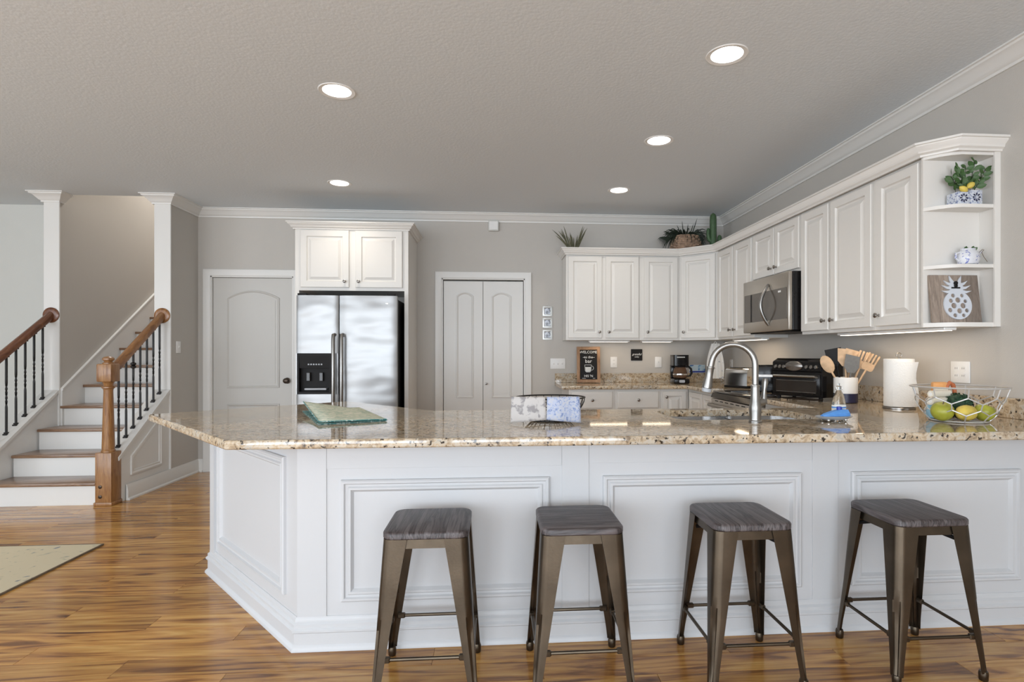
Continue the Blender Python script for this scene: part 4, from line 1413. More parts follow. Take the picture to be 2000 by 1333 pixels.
# black appliance on the stove
bk = thing('blender_base', 'black boxy small appliance standing on the cooktop beside the toaster oven', 'appliance', (2.16, 4.30, 0.9195), R(-30))
MB().box(-0.085, 0.085, -0.085, 0.085, 0.006, 0.225, 0.014, 3).build('body', 'black_gloss', bk)
MB().box(-0.055, 0.055, -0.0865, -0.084, 0.13, 0.15, 0.001).build('badge', 'nickel_dark', bk)
for fx in (-0.06, 0.06):
    for fy in (-0.06, 0.06):
        MB().lathe([(0.012, 0.0), (0.012, 0.008)], 10, c=(fx, fy, 0)).build('foot', 'black_matte', bk)

# toaster oven, front turned to the left
tl, tr = Vector((1.987, 3.86)), Vector((2.150, 3.52))
ta = math.atan2(tr.y - tl.y, tr.x - tl.x)
tv = thing('toaster_oven', 'black toaster oven with chrome knobs beside the utensil crock', 'toaster oven', (tl.x, tl.y, GT1 + 0.0005), ta)
TW = (tr - tl).length
tv.scale = (1, 1, 1.12)
MB().prism([(0.010, 0.022), (0.235, 0.022), (0.235, 0.225), (0.19, 0.252), (0.06, 0.255), (0.018, 0.238), (0.006, 0.170)], 0.0, TW, mapf=lambda a, b, c: (c, a, b)).build('body', 'black_gloss', tv)
# control fascia: bowed top with big oval dial plate
MB().prism([(0.004, 0.172), (0.010, 0.176), (0.018, 0.236), (0.012, 0.240), (-0.002, 0.232), (-0.006, 0.180)], 0.006, TW - 0.006, mapf=lambda a, b, c: (c, a, b)).build('control_panel', 'black_gloss', tv)
oM = Matrix.Translation((TW * 0.47, -0.0065, 0.208)) @ Matrix.Rotation(PI / 2, 4, 'X') @ Matrix.Diagonal((1, 0.45, 1, 1))
MB().lathe([(0.066, -0.004), (0.066, 0.004), (0.060, 0.007), (0.001, 0.009)], 32, M=oM).build('oval_display', 'nickel_dark', tv)
for kx in (0.035, 0.068, 0.100, TW - 0.105, TW - 0.070, TW - 0.035):
    MB().lathe([(0.013, -0.004), (0.013, 0.006), (0.009, 0.012), (0.001, 0.012)], 14, M=Matrix.Translation((kx, -0.006, 0.203)) @ Matrix.Rotation(PI / 2, 4, 'X')).build('control_button', 'nickel', tv)
dv = MB().box(0.012, TW - 0.012, -0.004, 0.012, 0.034, 0.160, 0.004, 2).build('oven_door', 'black_gloss', tv)
MB().box(0.035, TW - 0.035, -0.0065, -0.004, 0.046, 0.122).build('door_glass', 'dark_glass', dv)
MB().tube([(0.03, -0.004, 0.142), (0.03, -0.028, 0.146), (TW - 0.03, -0.028, 0.146), (TW - 0.03, -0.004, 0.142)], 0.0075, 10).build('handle', 'nickel', dv)
MB().tube([(0.04, -0.007, 0.120), (TW - 0.04, -0.007, 0.120)], 0.002, 6).tube([(0.04, -0.007, 0.050), (TW - 0.04, -0.007, 0.050)], 0.002, 6).build('door_trim', 'nickel', dv)
for fx in (0.03, TW - 0.03):
    for fy in (0.035, 0.205):
        MB().lathe([(0.012, 0.0), (0.014, 0.024)], 10, c=(fx, fy, 0)).build('foot', 'black_matte', tv)

# wire trivet in front of the oven
tr_ = thing('wire_trivet', 'dark wire cooling rack in front of the toaster oven', 'rack', (2.003, 3.672, GT1 + 0.0005), ta)
m = MB()
m.tube([(0.0, -0.05, 0.016), (0.22, -0.05, 0.016), (0.22, 0.05, 0.016), (0.0, 0.05, 0.016)], 0.003, 6, closed=True)
m.build('rim', 'bronze', tr_)
for i in range(6):
    MB().tube([(0.03 + i * 0.032, -0.05, 0.017), (0.03 + i * 0.032, 0.05, 0.017)], 0.002, 6).build('wire', 'bronze', tr_)
for fx in (0.03, 0.19):
    for fy in (-0.05, 0.05):
        MB().tube([(fx, fy, 0.0), (fx, fy, 0.016)], 0.003, 6).build('foot', 'bronze', tr_)

# utensil crock
ck = thing('utensil_crock', 'white and navy ceramic utensil crock near the wall', 'crock', (2.275, 3.462, GT1 + 0.001))
MB().lathe([(0.064, 0.060), (0.070, 0.062), (0.071, 0.16), (0.068, 0.165), (0.064, 0.162), (0.062, 0.07), (0.001, 0.064)], 32).build('upper_band', 'plastic_white', ck)
MB().lathe([(0.064, 0.0), (0.070, 0.004), (0.0705, 0.0615), (0.060, 0.0615), (0.001, 0.0610)], 32).build('lower_band', 'navy', ck)


def utensil(name, label, px, py, tilt, az, L, kind, mat):
    t = thing(name, label, 'utensil', (2.275 + px, 3.462 + py, GT1 + 0.070), 0, 'utensils in the crock')
    t.rotation_euler = (tilt, 0, R(57))
    MB().tube([(0, 0, 0), (0, 0, L * 0.72)], [0.0055, 0.0065], 10).build('handle', mat if kind != 'spatula' else 'black_matte', t)
    z = L * 0.70
    if kind == 'spoon':
        h = MB().sphere((0, 0, z + 0.038), 0.028, 0.36, 1.0, 1.75, 14, 8)
    elif kind == 'fork':
        h = MB().prism(rrect(-0.026, 0.026, z, z + 0.040, 0.012), -0.004, 0.004, mapf=lambda a, b, c: (c, a, b))
        for k in range(4):
            h.box(-0.004, 0.004, -0.026 + k * 0.0145, -0.017 + k * 0.0145, z + 0.035, z + 0.090, 0.002)
    elif kind == 'turner':
        h = MB().prism([(-0.014, z), (0.014, z), (0.032, z + 0.03), (0.030, z + 0.095), (-0.030, z + 0.085), (-0.032, z + 0.03)], -0.0035, 0.0035, mapf=lambda a, b, c: (c, a, b))
    else:
        h = MB().prism([(-0.012, z), (0.012, z), (0.036, z + 0.02), (0.036, z + 0.085), (-0.036, z + 0.085), (-0.036, z + 0.02)], -0.0025, 0.0025, mapf=lambda a, b, c: (c, a, b))
        h.box(-0.004, -0.0024, -0.008, 0.008, z - 0.01, z + 0.02)
    h.v = [(x * 1.2, y * 1.35, z + (zz_ - z) * 1.25) for x, y, zz_ in h.v]
    h.build('head', mat, t, angle=40)


az0 = R(-58)
utensil('wooden_spoon', 'light wooden spoon leaning left out of the crock', -0.025, -0.015, R(-27), R(20), 0.22, 'spoon', 'utensil_wood')
utensil('black_spatula', 'black slotted spatula leaning left behind the wooden spoon', -0.008, 0.015, R(-12), R(10), 0.26, 'spatula', 'black_matte')
utensil('wooden_turner', 'broad wooden turner standing upright in the crock', 0.004, -0.004, R(-2), az0, 0.24, 'turner', 'utensil_wood')
utensil('wooden_fork', 'wooden pasta fork leaning right in the crock', 0.025, 0.000, R(20), R(-30), 0.235, 'fork', 'utensil_wood')
utensil('wooden_fork', 'wooden slotted spoon leaning furthest right in the crock', 0.035, -0.020, R(27), R(-48), 0.23, 'fork', 'utensil_wood')
utensil('steel_spatula', 'grey spatula at the front of the crock', 0.000, -0.030, R(6), az0, 0.18, 'turner', 'grey_metal')
utensil('wooden_turner', 'second wooden turner between the fork and the upright turner', 0.015, 0.025, R(9), az0, 0.235, 'turner', 'utensil_wood')

# paper towel
pt = thing('paper_towel_holder', 'white paper towel roll on an upright holder', 'paper towel', (2.345, 3.075, GT1 + 0.001))
MB().lathe([(0.082, 0.0), (0.082, 0.008), (0.078, 0.012), (0.001, 0.012)], 36).build('base', 'nickel_dark', pt)
MB().tube([(0, 0, 0.01), (0, 0, 0.295)], 0.005, 10).build('rod', 'nickel', pt)
MB().tube([(0.016 * math.cos(a), 0, 0.308 + 0.014 * math.sin(a)) for a in [2 * PI * i / 12 for i in range(12)]], 0.0035, 8, closed=True).build('finial', 'nickel', pt)
rl = MB().lathe([(0.020, 0.014), (0.076, 0.014), (0.077, 0.016), (0.077, 0.286), (0.076, 0.288), (0.020, 0.288)], 40).build('roll', 'paper', pt)
vs, fs = [], []
for iz in range(9):
    t = iz / 8
    for ia in range(9):
        a = R(-150) + R(95) * ia / 8
        rr = 0.078 + 0.016 * (ia / 8) ** 2 * (1 + 0.5 * math.sin(t * 7))
        vs.append((rr * math.cos(a), rr * math.sin(a), 0.016 + 0.255 * t))
for iz in range(8):
    for ia in range(8):
        a = iz * 9 + ia
        fs.append((a, a + 1, a + 10, a + 9))
MB().add(vs, fs).build('loose_sheet', 'paper', rl, angle=80)

# bottle, soap dish and brush by the sink
bt = thing('dish_soap_bottle', 'clear plastic dish soap bottle standing behind the blue brush', 'bottle', (1.700, 2.640, GT1 + 0.001))
MB().lathe([(0.030, 0), (0.034, 0.004), (0.034, 0.070), (0.028, 0.100), (0.024, 0.115), (0.0125, 0.135), (0.0125, 0.145)], 24, M=Matrix.Diagonal((1, 0.7, 1, 1))).build('bottle_body', 'glass', bt)
MB().lathe([(0.015, 0.140), (0.015, 0.156), (0.006, 0.160), (0.006, 0.172), (0.001, 0.173)], 16).build('cap', 'glass', bt)
MB().lathe([(0.0346, 0.018), (0.0346, 0.066)], 24, M=Matrix.Diagonal((1, 0.72, 1, 1)), cap=False).build('label', 'paper', bt)
MB().lathe([(0.0348, 0.050), (0.0348, 0.058)], 24, M=Matrix.Diagonal((1, 0.722, 1, 1)), cap=False).build('label_stripe', 'blue_plastic', bt)
sd = thing('soap_dish', 'grey footed soap dish beside the sink', 'dish', (1.600, 2.520, GT1 + 0.0005), R(6))
n = 24
def oval(a, b):
    return [(a * math.cos(2 * PI * i / n), b * math.sin(2 * PI * i / n)) for i in range(n)]
m = MB()
rings = [(0.060, 0.030, 0.009), (0.088, 0.045, 0.020), (0.096, 0.050, 0.026), (0.093, 0.047, 0.0265), (0.082, 0.040, 0.021), (0.055, 0.026, 0.013)]
vs = []
for a, b, z in rings:
    vs += [(x, y, z) for x, y in oval(a, b)]
fs = [(k * n + i, k * n + (i + 1) % n, (k + 1) * n + (i + 1) % n, (k + 1) * n + i) for k in range(5) for i in range(n)] + [tuple(range(n)), tuple(range(5 * n, 6 * n))]
m.add(vs, fs).build('tray', 'grey_plastic', sd)
for fx, fy in ((-0.045, -0.02), (0.045, -0.02), (-0.045, 0.02), (0.045, 0.02)):
    MB().sphere((fx, fy, 0.008), 0.008, n=10, k=6).build('foot', 'chrome', sd)
br = thing('dish_brush', 'blue scrub brush lying on the grey soap dish', 'brush', (1.605, 2.520, GT1 + 0.016), R(8))
vs, fs = [], []
secs = [(-0.072, 0.010, 0.010, 0.016), (-0.055, 0.020, 0.010, 0.022), (-0.010, 0.026, 0.010, 0.034), (0.030, 0.028, 0.010, 0.042), (0.058, 0.026, 0.010, 0.040), (0.064, 0.022, 0.010, 0.034)]
for x, hw, z0, z1 in secs:
    zz = (z1 - z0)
    vs += [(x, -hw, z0), (x, hw, z0), (x, hw, z0 + zz * 0.5), (x, hw * 0.55, z1), (x, -hw * 0.55, z1), (x, -hw, z0 + zz * 0.5)]
for k in range(len(secs) - 1):
    for i in range(6):
        j = (i + 1) % 6
        fs.append((k * 6 + i, k * 6 + j, k * 6 + 6 + j, k * 6 + 6 + i))
fs += [tuple(range(6)), tuple(range((len(secs) - 1) * 6, len(secs) * 6))]
MB().add(vs, fs).build('body', 'blue_plastic', br, angle=30)
MB().lathe([(0.012, 0.036), (0.012, 0.052), (0.010, 0.054), (0.001, 0.054)], 14, c=(0.022, 0, 0)).build('filler_cap', 'blue_dark_plastic', br)
MB().box(-0.060, 0.062, -0.020, 0.020, 0.001, 0.011, 0.003).build('bristles', 'grey_plastic', br)

# ------------------------------------------------------------------ fruit basket
FB = (2.205, 2.500)
fb = thing('fruit_basket', 'silver wire fruit basket on the granite near the wall', 'basket', (*FB, GT1 + 0.001))
RB, RT, HB = 0.115, 0.192, 0.158
def fbp(a, t):
    r = RB + (RT - RB) * (t ** 0.62)
    return (r * math.cos(a), r * math.sin(a), 0.004 + HB * t)
for nm, t, rad in (('rim', 1.0, 0.0038), ('base_ring', 0.0, 0.0036)):
    MB().tube([fbp(2 * PI * i / 48, t) for i in range(48)], rad, 8, closed=True).build(nm, 'silver_wire', fb)
m = MB()
NH = 9
for k in range(NH):
    a0, a1, am = 2 * PI * k / NH, 2 * PI * (k + 1) / NH, 2 * PI * (k + 0.5) / NH
    seg = lambda pts: m.tube([fbp(a, t) for a, t in pts], 0.0029, 6)
    seg([(a0, 1.0), (a0, 0.72)])
    seg([(a0, 0.72), ((a0 + am) / 2, 0.63), (am, 0.54)])
    seg([(a1, 0.72), ((a1 + am) / 2, 0.63), (am, 0.54)])
    seg([(am, 0.54), (am, 0.36)])
    seg([(am, 0.36), ((a0 + am) / 2, 0.28), (a0, 0.20)])
    seg([(am, 0.36), ((a1 + am) / 2, 0.28), (a1, 0.20)])
    seg([(a0, 0.20), (a0, 0.0)])
m.build('wire_mesh', 'silver_wire', fb)
m = MB()
for k in range(3):
    a = PI * k / 3
    m.tube([(RB * math.cos(a), RB * math.sin(a), 0.004), (-RB * math.cos(a), -RB * math.sin(a), 0.004)], 0.002, 6)
m.build('base_wires', 'silver_wire', fb)


def apple(loc, s, label, tilt):
    t = thing('green_apple', label, 'fruit', loc, 0, 'fruit in the wire basket')
    t.rotation_euler = tilt
    pr = []
    for i in range(17):
        a = PI * i / 16
        r = s * math.sin(a) * (1.0 - 0.06 * math.cos(a))
        z = -s * 0.95 * math.cos(a)
        if i > 13:
            z -= s * 0.16 * (i - 13) / 3
        pr.append((max(r, 1e-4), z + s * 0.93))
    MB().lathe(pr, 22).build('flesh', 'apple_green', t)
    MB().tube([(0, 0, s * 1.55), (0.004, 0, s * 1.98)], [0.0018, 0.0028], 6).build('stem', 'rope', t)


apple((FB[0] - 0.105, FB[1] - 0.025, GT1 + 0.0085), 0.047, 'green apple at the left of the wire basket', (0.3, -0.2, 0))
apple((FB[0] + 0.062, FB[1] - 0.055, GT1 + 0.0085), 0.043, 'green apple at the right of the wire basket', (0.2, 0.3, 0))
lm = thing('lemon', 'yellow lemon at the front of the wire basket', 'fruit', (FB[0] - 0.030, FB[1] - 0.078, GT1 + 0.008), R(15), 'fruit in the wire basket')
MB().lathe([(0.0008, -0.062), (0.008, -0.058), (0.020, -0.046), (0.033, -0.026), (0.037, 0.0), (0.033, 0.026), (0.020, 0.046), (0.008, 0.057), (0.0008, 0.060)], 20,
           M=Matrix.Translation((0, 0, 0.038)) @ Matrix.Rotation(PI / 2, 4, 'Y')).build('rind', 'lemon', lm, angle=60)
gb = thing('boxwood_ball', 'dark green leafy ball in the middle of the wire basket', 'decoration', (FB[0] + 0.022, FB[1] + 0.028, GT1 + 0.006))
MB().sphere((0, 0, 0.064), 0.056, n=14, k=9).build('core', 'boxwood', gb)
m = MB()
rnd = random.Random(3)
for i in range(260):
    z = rnd.uniform(-1, 1)
    a = rnd.uniform(0, 2 * PI)
    q = math.sqrt(1 - z * z)
    d = Vector((q * math.cos(a), q * math.sin(a), z))
    c = Vector((0, 0, 0.064)) + d * 0.059
    e = d.orthogonal().normalized()
    e = Matrix.Rotation(rnd.uniform(0, 6), 3, d) @ e
    f = d.cross(e)
    tip = c + e * 0.012 + d * 0.004
    m.add([c - e * 0.004, c + f * 0.005 + d * 0.001, tip, c - f * 0.005 + d * 0.001, c - d * 0.003], [(0, 1, 2, 3), (0, 4, 1), (1, 4, 2), (2, 4, 3), (3, 4, 0)])
o = m.build('leaves', 'boxwood', gb, smooth=False)
o['kind'] = 'stuff'
# things behind the fruit
ja = thing('rolled_cloth', 'rolled cream cloth lying in the wire basket above the left apple', 'cloth', (FB[0] - 0.060, FB[1] + 0.045, GT1 + 0.073), R(12))
MB().tube([(-0.055, 0, 0.018), (0.055, 0, 0.018)], 0.018, 14).build('roll', 'cream_cloth', ja)
MB().tube([(-0.0553, 0, 0.018), (-0.052, 0, 0.018)], 0.010, 12).build('inner_fold', 'paper', ja)
jb = thing('rolled_cloth', 'upper rolled cream cloth lying on top of the other roll', 'cloth', (FB[0] - 0.052, FB[1] + 0.052, GT1 + 0.1095), R(10))
MB().tube([(-0.055, 0, 0.016), (0.060, 0, 0.016)], 0.016, 14).build('roll', 'cream_cloth', jb)
MB().tube([(-0.0553, 0, 0.016), (-0.052, 0, 0.016)], 0.009, 12).build('inner_fold', 'paper', jb)
jc = thing('blue_jar', 'pale blue glass jar behind the left apple in the basket', 'jar', (FB[0] - 0.070, FB[1] + 0.050, GT1 + 0.008), 0)
MB().lathe([(0.034, 0.0), (0.040, 0.004), (0.042, 0.045), (0.036, 0.058), (0.030, 0.064)], 24).build('jar_body', 'blue_cloth', jc)
og = thing('orange_block', 'peach orange sponge block behind the basket rim', 'sponge', (FB[0] - 0.012, FB[1] + 0.100, GT1 + 0.008), R(-10))
MB().box(-0.034, 0.034, -0.014, 0.014, 0.0, 0.172, 0.008, 3).build('foam', 'orange', og, angle=60)
MB().box(-0.032, 0.032, -0.017, -0.0145, 0.05, 0.14, 0.001).build('paper_band', 'cream_cloth', og)
rh = thing('rust_handle', 'rust red bent handle rising from the basket beside the rolled cloths', 'handle', (FB[0] + 0.052, FB[1] + 0.085, GT1 + 0.012), 0)
MB().tube([(0.012, 0, 0), (0.008, 0, 0.08), (0.002, 0, 0.13), (-0.006, 0, 0.155), (-0.022, 0, 0.165), (-0.036, 0, 0.150), (-0.038, 0, 0.130)], [0.006, 0.008, 0.009, 0.010, 0.010, 0.009, 0.006], 10).build('grip', 'rust', rh)
MB().lathe([(0.012, 0), (0.012, 0.012), (0.007, 0.014)], 12, c=(0.012, 0, 0)).build('ferrule', 'bronze', rh)

# ------------------------------------------------------------------ black wire basket with napkins
BK = (0.268, 2.655)
wb = thing('wire_basket', 'black wire basket holding napkins on the peninsula', 'basket', (*BK, GT1 + 0.001))
RB2, RT2, HB2 = 0.090, 0.165, 0.108
def wbp(a, t):
    r = RB2 + (RT2 - RB2) * math.sin(t * PI / 2)
    return (r * math.cos(a), 0.85 * r * math.sin(a), 0.003 + HB2 * t)
MB().tube([wbp(2 * PI * i / 44, 1) for i in range(44)], 0.0036, 8, closed=True).build('rim', 'iron_black', wb)
for t in (0.0, 0.33, 0.66):
    MB().tube([wbp(2 * PI * i / 44, t) for i in range(44)], 0.0022, 6, closed=True).build('ring_wire', 'iron_black', wb)
for k in range(26):
    a = 2 * PI * k / 26
    MB().tube([wbp(a, i / 6) for i in range(7)], 0.0018, 6).build('rib_wire', 'iron_black', wb)
MB().lathe([(0.001, 0.0015), (0.088, 0.0015), (0.088, 0.003), (0.001, 0.003)], 28, M=Matrix.Diagonal((1, 0.85, 1, 1))).build('base_disc', 'iron_black', wb)


def napkin(label, x0, x1, mat, z_low, skew, curl):
    t = thing('folded_napkin', label, 'napkin', (*BK, GT1 + 0.001), 0, 'napkins over the wire basket')
    nu, nv = 12, 18
    vs, fs = [], []
    for iv in range(nv + 1):
        v = iv / nv
        for iu in range(nu + 1):
            u = iu / nu
            x = x0 + (x1 - x0) * u
            # front rim curve of the basket
            yr = -0.85 * math.sqrt(max(0.0, RT2 ** 2 - min(abs(x), RT2 - 0.004) ** 2)) * 0.98
            yr = -0.110 - 0.030 * math.cos(x / RT2 * PI / 2)
            if v < 0.30:           # inside, coming up to the rim
                s = v / 0.30
                p = (x * 0.92, yr + 0.055 * (1 - s) + 0.004, 0.085 + 0.033 * s)
            elif v < 0.40:         # over the rim
                s = (v - 0.30) / 0.10
                p = (x, yr + 0.004 - 0.016 * s, 0.118 + 0.004 * math.sin(s * PI))
            else:                  # hanging down the front
                s = (v - 0.40) / 0.60
                edge = z_low + 0.022 * (1 - abs(2 * u - 1)) * 0 + skew * u * (1 if skew > 0 else 0) - (skew * (1 - u) if skew < 0 else 0)
                z = 0.118 + (edge - 0.118) * s
                p = (x + (x - (x0 + x1) / 2) * 0.05 * s, yr - 0.012 - 0.012 * math.sin(s * 2.0) + 0.003 * math.sin(u * 9 + curl), z)
            vs.append(p)
    for iv in range(nv):
        for iu in range(nu):
            a = iv * (nu + 1) + iu
            fs.append((a, a + 1, a + nu + 2, a + nu + 1))
    o = MB().add(vs, fs).build('cloth', mat, t, angle=80)
    md = o.modifiers.new('thickness', 'SOLIDIFY')
    md.thickness = 0.005
    md.offset = 0
    return t


napkin('white napkin with grey flowers folded over the black wire basket', -0.190, -0.038, 'napkin_grey', 0.006, 0.016, 0.0)
napkin('blue floral napkin folded over the black wire basket', -0.030, 0.120, 'napkin_blue', 0.006, -0.016, 1.5)

# ------------------------------------------------------------------ folded placemat on the angled end
pmt = thing('folded_placemat', 'folded green and cream patterned placemat on the granite', 'placemat', (-0.780, 2.930, GT1 + 0.001), R(24))
HW, HL = 0.150, 0.330
vs, fs = [], []
n = 10
for i in range(n + 1):
    t = i / n
    yy = -HL + 2 * HL * t
    lift = 0.004 + 0.040 * t ** 1.2
    sec = [(-HW, yy, 0.010 + lift), (-HW * 0.4, yy, 0.010 + lift * 0.62), (0.02, yy, 0.009 + lift * 0.30), (HW * 0.6, yy, 0.008), (HW, yy, 0.0075), (HW + 0.003, yy, 0.0045), (HW, yy, 0.0035)]
    vs += sec
q = 7
for i in range(n):
    for k in range(q - 1):
        fs.append((i * q + k, i * q + k + 1, (i + 1) * q + k + 1, (i + 1) * q + k))
MB().box(-HW - 0.004, HW, -HL, HL, 0.0005, 0.003).build('lower_layer', 'placemat_teal', pmt)
o = MB().add(vs, fs).build('cloth', 'placemat_print', pmt, angle=80)
md = o.modifiers.new('thickness', 'SOLIDIFY')
md.thickness = 0.002
md.offset = 0
m = MB()
for xx, sg_ in ((HW, 1),):
    m.tube([(xx + 0.001, -HL, 0.005), (xx + 0.001, HL, 0.005)], 0.0035, 8)
m.tube([(HW, -HL - 0.001, 0.0085), (0.02, -HL - 0.001, 0.0105), (-HW, -HL - 0.001, 0.014)], 0.0028, 8)
m.tube([(-HW, -HL + 2 * HL * i / 10, 0.010 + 0.004 + 0.040 * (i / 10) ** 1.2) for i in range(11)], 0.0026, 8)
m.build('teal_binding', 'placemat_teal', pmt)

# ------------------------------------------------------------------ shelf decorations
# lemon planter on the top shelf
ST = UZ0 + 0.6235
pl_ = thing('tile_planter', 'blue and white tile planter with greenery and lemons on the top shelf', 'planter', (2.415, 2.702, ST))
for x0, x1, z1 in ((-0.068, 0.000, 0.064), (0.002, 0.068, 0.074)):
    MB().box(x0, x1, -0.036, 0.034, 0.0005, z1, 0.003, 2).build('pot', 'tile_print', pl_)
    c = (x0 + x1) / 2
    m = MB()
    for k in range(8):
        a = 2 * PI * k / 8
        dx, dz = math.cos(a), math.sin(a)
        r0, r1 = 0.007, 0.024
        zc = z1 * 0.5
        m.add([(c + dx * r0, -0.0375, zc + dz * r0), (c + dx * 0.017 - dz * 0.005, -0.0375, zc + dz * 0.017 + dx * 0.005), (c + dx * r1, -0.0375, zc + dz * r1), (c + dx * 0.017 + dz * 0.005, -0.0375, zc + dz * 0.017 - dx * 0.005)], [(0, 1, 2, 3)])
    m.build('tile_flower', 'navy', pl_)
leafm = MB().add([(0, -0.002, 0), (0.009, -0.001, 0.010), (0.012, 0.0, 0.022), (0.008, 0.001, 0.034), (0, 0.003, 0.042), (-0.008, 0.001, 0.034), (-0.012, 0.0, 0.022), (-0.009, -0.001, 0.010), (0, 0.004, 0.022)],
                 [(0, 1, 8), (1, 2, 8), (2, 3, 8), (3, 4, 8), (4, 5, 8), (5, 6, 8), (6, 7, 8), (7, 0, 8)])
leaf0 = leafm.build('leaf', 'leaf_green', pl_, angle=80)
rnd = random.Random(11)
firstleaf = True
stems = [((-0.045, 0, 0.06), (-0.080, -0.01, 0.150)), ((-0.02, 0, 0.06), (-0.045, -0.012, 0.185)), ((0.005, 0, 0.07), (0.010, 0.0, 0.200)), ((0.03, 0, 0.07), (0.050, -0.01, 0.225)), ((0.045, 0, 0.07), (0.105, -0.012, 0.190)), ((0.0, -0.01, 0.06), (-0.05, -0.03, 0.115)), ((0.04, -0.01, 0.07), (0.075, -0.02, 0.130))]
for a, b in stems:
    a, b = Vector(a), Vector(b)
    mid = (a + b) / 2 + Vector((rnd.uniform(-.01, .01), -0.006, 0.012))
    MB().tube([a, mid, b], 0.0014, 5).build('stem', 'leaf_dark', pl_)
    for k in range(9):
        t = 0.18 + 0.82 * k / 8
        p = a * (1 - t) ** 2 + mid * 2 * t * (1 - t) + b * t * t
        if firstleaf:
            lf = leaf0
            firstleaf = False
        else:
            lf = share(leaf0, pl_, name='leaf')
        s = rnd.uniform(0.75, 1.15)
        lf.location = p
        sd_ = 1 if k % 2 else -1
        lf.rotation_euler = (rnd.uniform(-0.5, 0.7), sd_ * rnd.uniform(0.4, 1.4), rnd.uniform(-0.9, 0.9))
        lf.scale = (s, s, s)
for (x, y_, z, rz) in ((-0.030, -0.030, 0.078, 0.5), (0.012, -0.026, 0.100, -0.6)):
    MB().lathe([(0.0005, -0.026), (0.005, -0.022), (0.013, -0.012), (0.0155, 0.0), (0.013, 0.012), (0.005, 0.022), (0.0005, 0.025)], 16,
               M=Matrix.Translation((x, y_, z)) @ Matrix.Rotation(rz, 4, 'Y') @ Matrix.Rotation(PI / 2, 4, 'Y')).build('lemon_fruit', 'lemon', pl_, angle=60)

# delft pitcher on the middle shelf
SM = UZ0 + 0.3185
pi_ = thing('delft_pitcher', 'small blue and white floral ceramic pot with greenery on the middle shelf', 'pot', (2.435, 2.700, SM))
MB().lathe([(0.026, 0.0), (0.038, 0.006), (0.044, 0.028), (0.044, 0.048), (0.036, 0.068), (0.028, 0.078), (0.030, 0.084), (0.026, 0.084), (0.022, 0.074), (0.001, 0.066)], 28, M=Matrix.Diagonal((1.25, 0.95, 1, 1))).build('pot_body', 'delft', pi_)
MB().tube([(0.045, 0, 0.060), (0.064, 0, 0.066), (0.074, 0, 0.072)], [0.010, 0.008, 0.007], 10).build('spout', 'delft', pi_)
MB().tube([(-0.044, 0, 0.066), (-0.066, 0, 0.060), (-0.068, 0, 0.036), (-0.050, 0, 0.020)], 0.0055, 10).build('handle', 'delft', pi_)
MB().tube([(0.050, -0.012, 0.064), (0.062, -0.018, 0.080), (0.070, -0.018, 0.078), (0.060, -0.016, 0.064), (0.066, -0.022, 0.040), (0.078, -0.030, 0.014)], 0.0014, 6).build('twine', 'rope', pi_)
rnd = random.Random(5)
for k in range(16):
    a = rnd.uniform(0, 2 * PI)
    lf = share(leaf0, pi_, name='leaf')
    lf.location = (0.016 * math.cos(a), 0.012 * math.sin(a), 0.070)
    lf.rotation_euler = (rnd.uniform(-1.0, 1.0), rnd.uniform(-1.0, 1.0), a)
    lf.scale = (0.75, 0.75, 0.75)

# pineapple board on the bottom shelf
SB = UZ0 + 0.0225
pn = thing('pineapple_board', 'grey wooden plank board with a white pineapple cut-out and clip', 'sign', (2.385, 2.708, SB))
pn.rotation_euler = (R(-7), 0, R(-2))
xe = [-0.132, -0.078, -0.018, 0.045, 0.132]
for i in range(4):
    MB().box(xe[i] + 0.0006, xe[i + 1] - 0.0006, 0.0, 0.014, 0.0008, 0.252, 0.0012).build('plank', 'grey_board', pn)
PC = (0.004, 0.092)
ell = [(PC[0] + 0.074 * math.cos(2 * PI * i / 36), PC[1] + 0.076 * math.sin(2 * PI * i / 36)) for i in range(36)]
hl = [(-0.022, 0.050, .011), (0.026, 0.050, .010), (-0.036, 0.022, .0115), (0.002, 0.026, .0145), (0.042, 0.020, .010), (-0.022, -0.004, .015), (0.028, -0.004, .015), (-0.044, -0.010 - 0.018, .012), (0.006, -0.032, .014), (0.046, -0.030, .011), (-0.020, -0.056, .011), (0.026, -0.056, .010)]
hl = [(a * 0.98, b * 0.98, r) for a, b, r in hl]
pm_ = MB()
slab_with_holes(pm_, ell, [[(PC[0] + a + r * math.cos(2 * PI * i / 10), PC[1] + b + r * math.sin(2 * PI * i / 10)) for i in range(10)] for a, b, r in hl], [(0, 0.002), (0, 0.009)])
vsx = [(x, -z, y_) for x, y_, z in pm_.v]
MB().add(vsx, pm_.f).build('pineapple_body', 'pineapple_white', pn, smooth=False)
crn = MB()
crn.prism([(-0.028, 0.160), (0.036, 0.160), (0.040, 0.190), (0.028, 0.212), (-0.020, 0.212), (-0.032, 0.190)], 0.0025, 0.0095, mapf=XZ(0))
def spike(bx, bz, tx, tz, wd):
    d = Vector((tx - bx, tz - bz))
    nn = Vector((-d.y, d.x)).normalized() * wd
    mx_, mz_ = bx + d.x * 0.55 + nn.x * 0.2, bz + d.y * 0.55 - abs(d.x) * 0.10
    crn.prism([(bx + nn.x, bz + nn.y), (bx - nn.x, bz - nn.y), (mx_ - nn.x * 0.6, mz_ - nn.y * 0.6), (tx, tz), (mx_ + nn.x * 0.6, mz_ + nn.y * 0.6)], 0.0027, 0.0093, mapf=XZ(0))
for s_, c in ((1, 0.004), (-1, 0.004)):
    for bz, tx, tz in ((0.166, 0.080, 0.166), (0.180, 0.078, 0.196), (0.196, 0.064, 0.220), (0.206, 0.032, 0.246)):
        spike(c + s_ * 0.016, bz, c + s_ * tx, tz, 0.010)
crn.build('pineapple_crown', 'pineapple_white', pn, smooth=False)
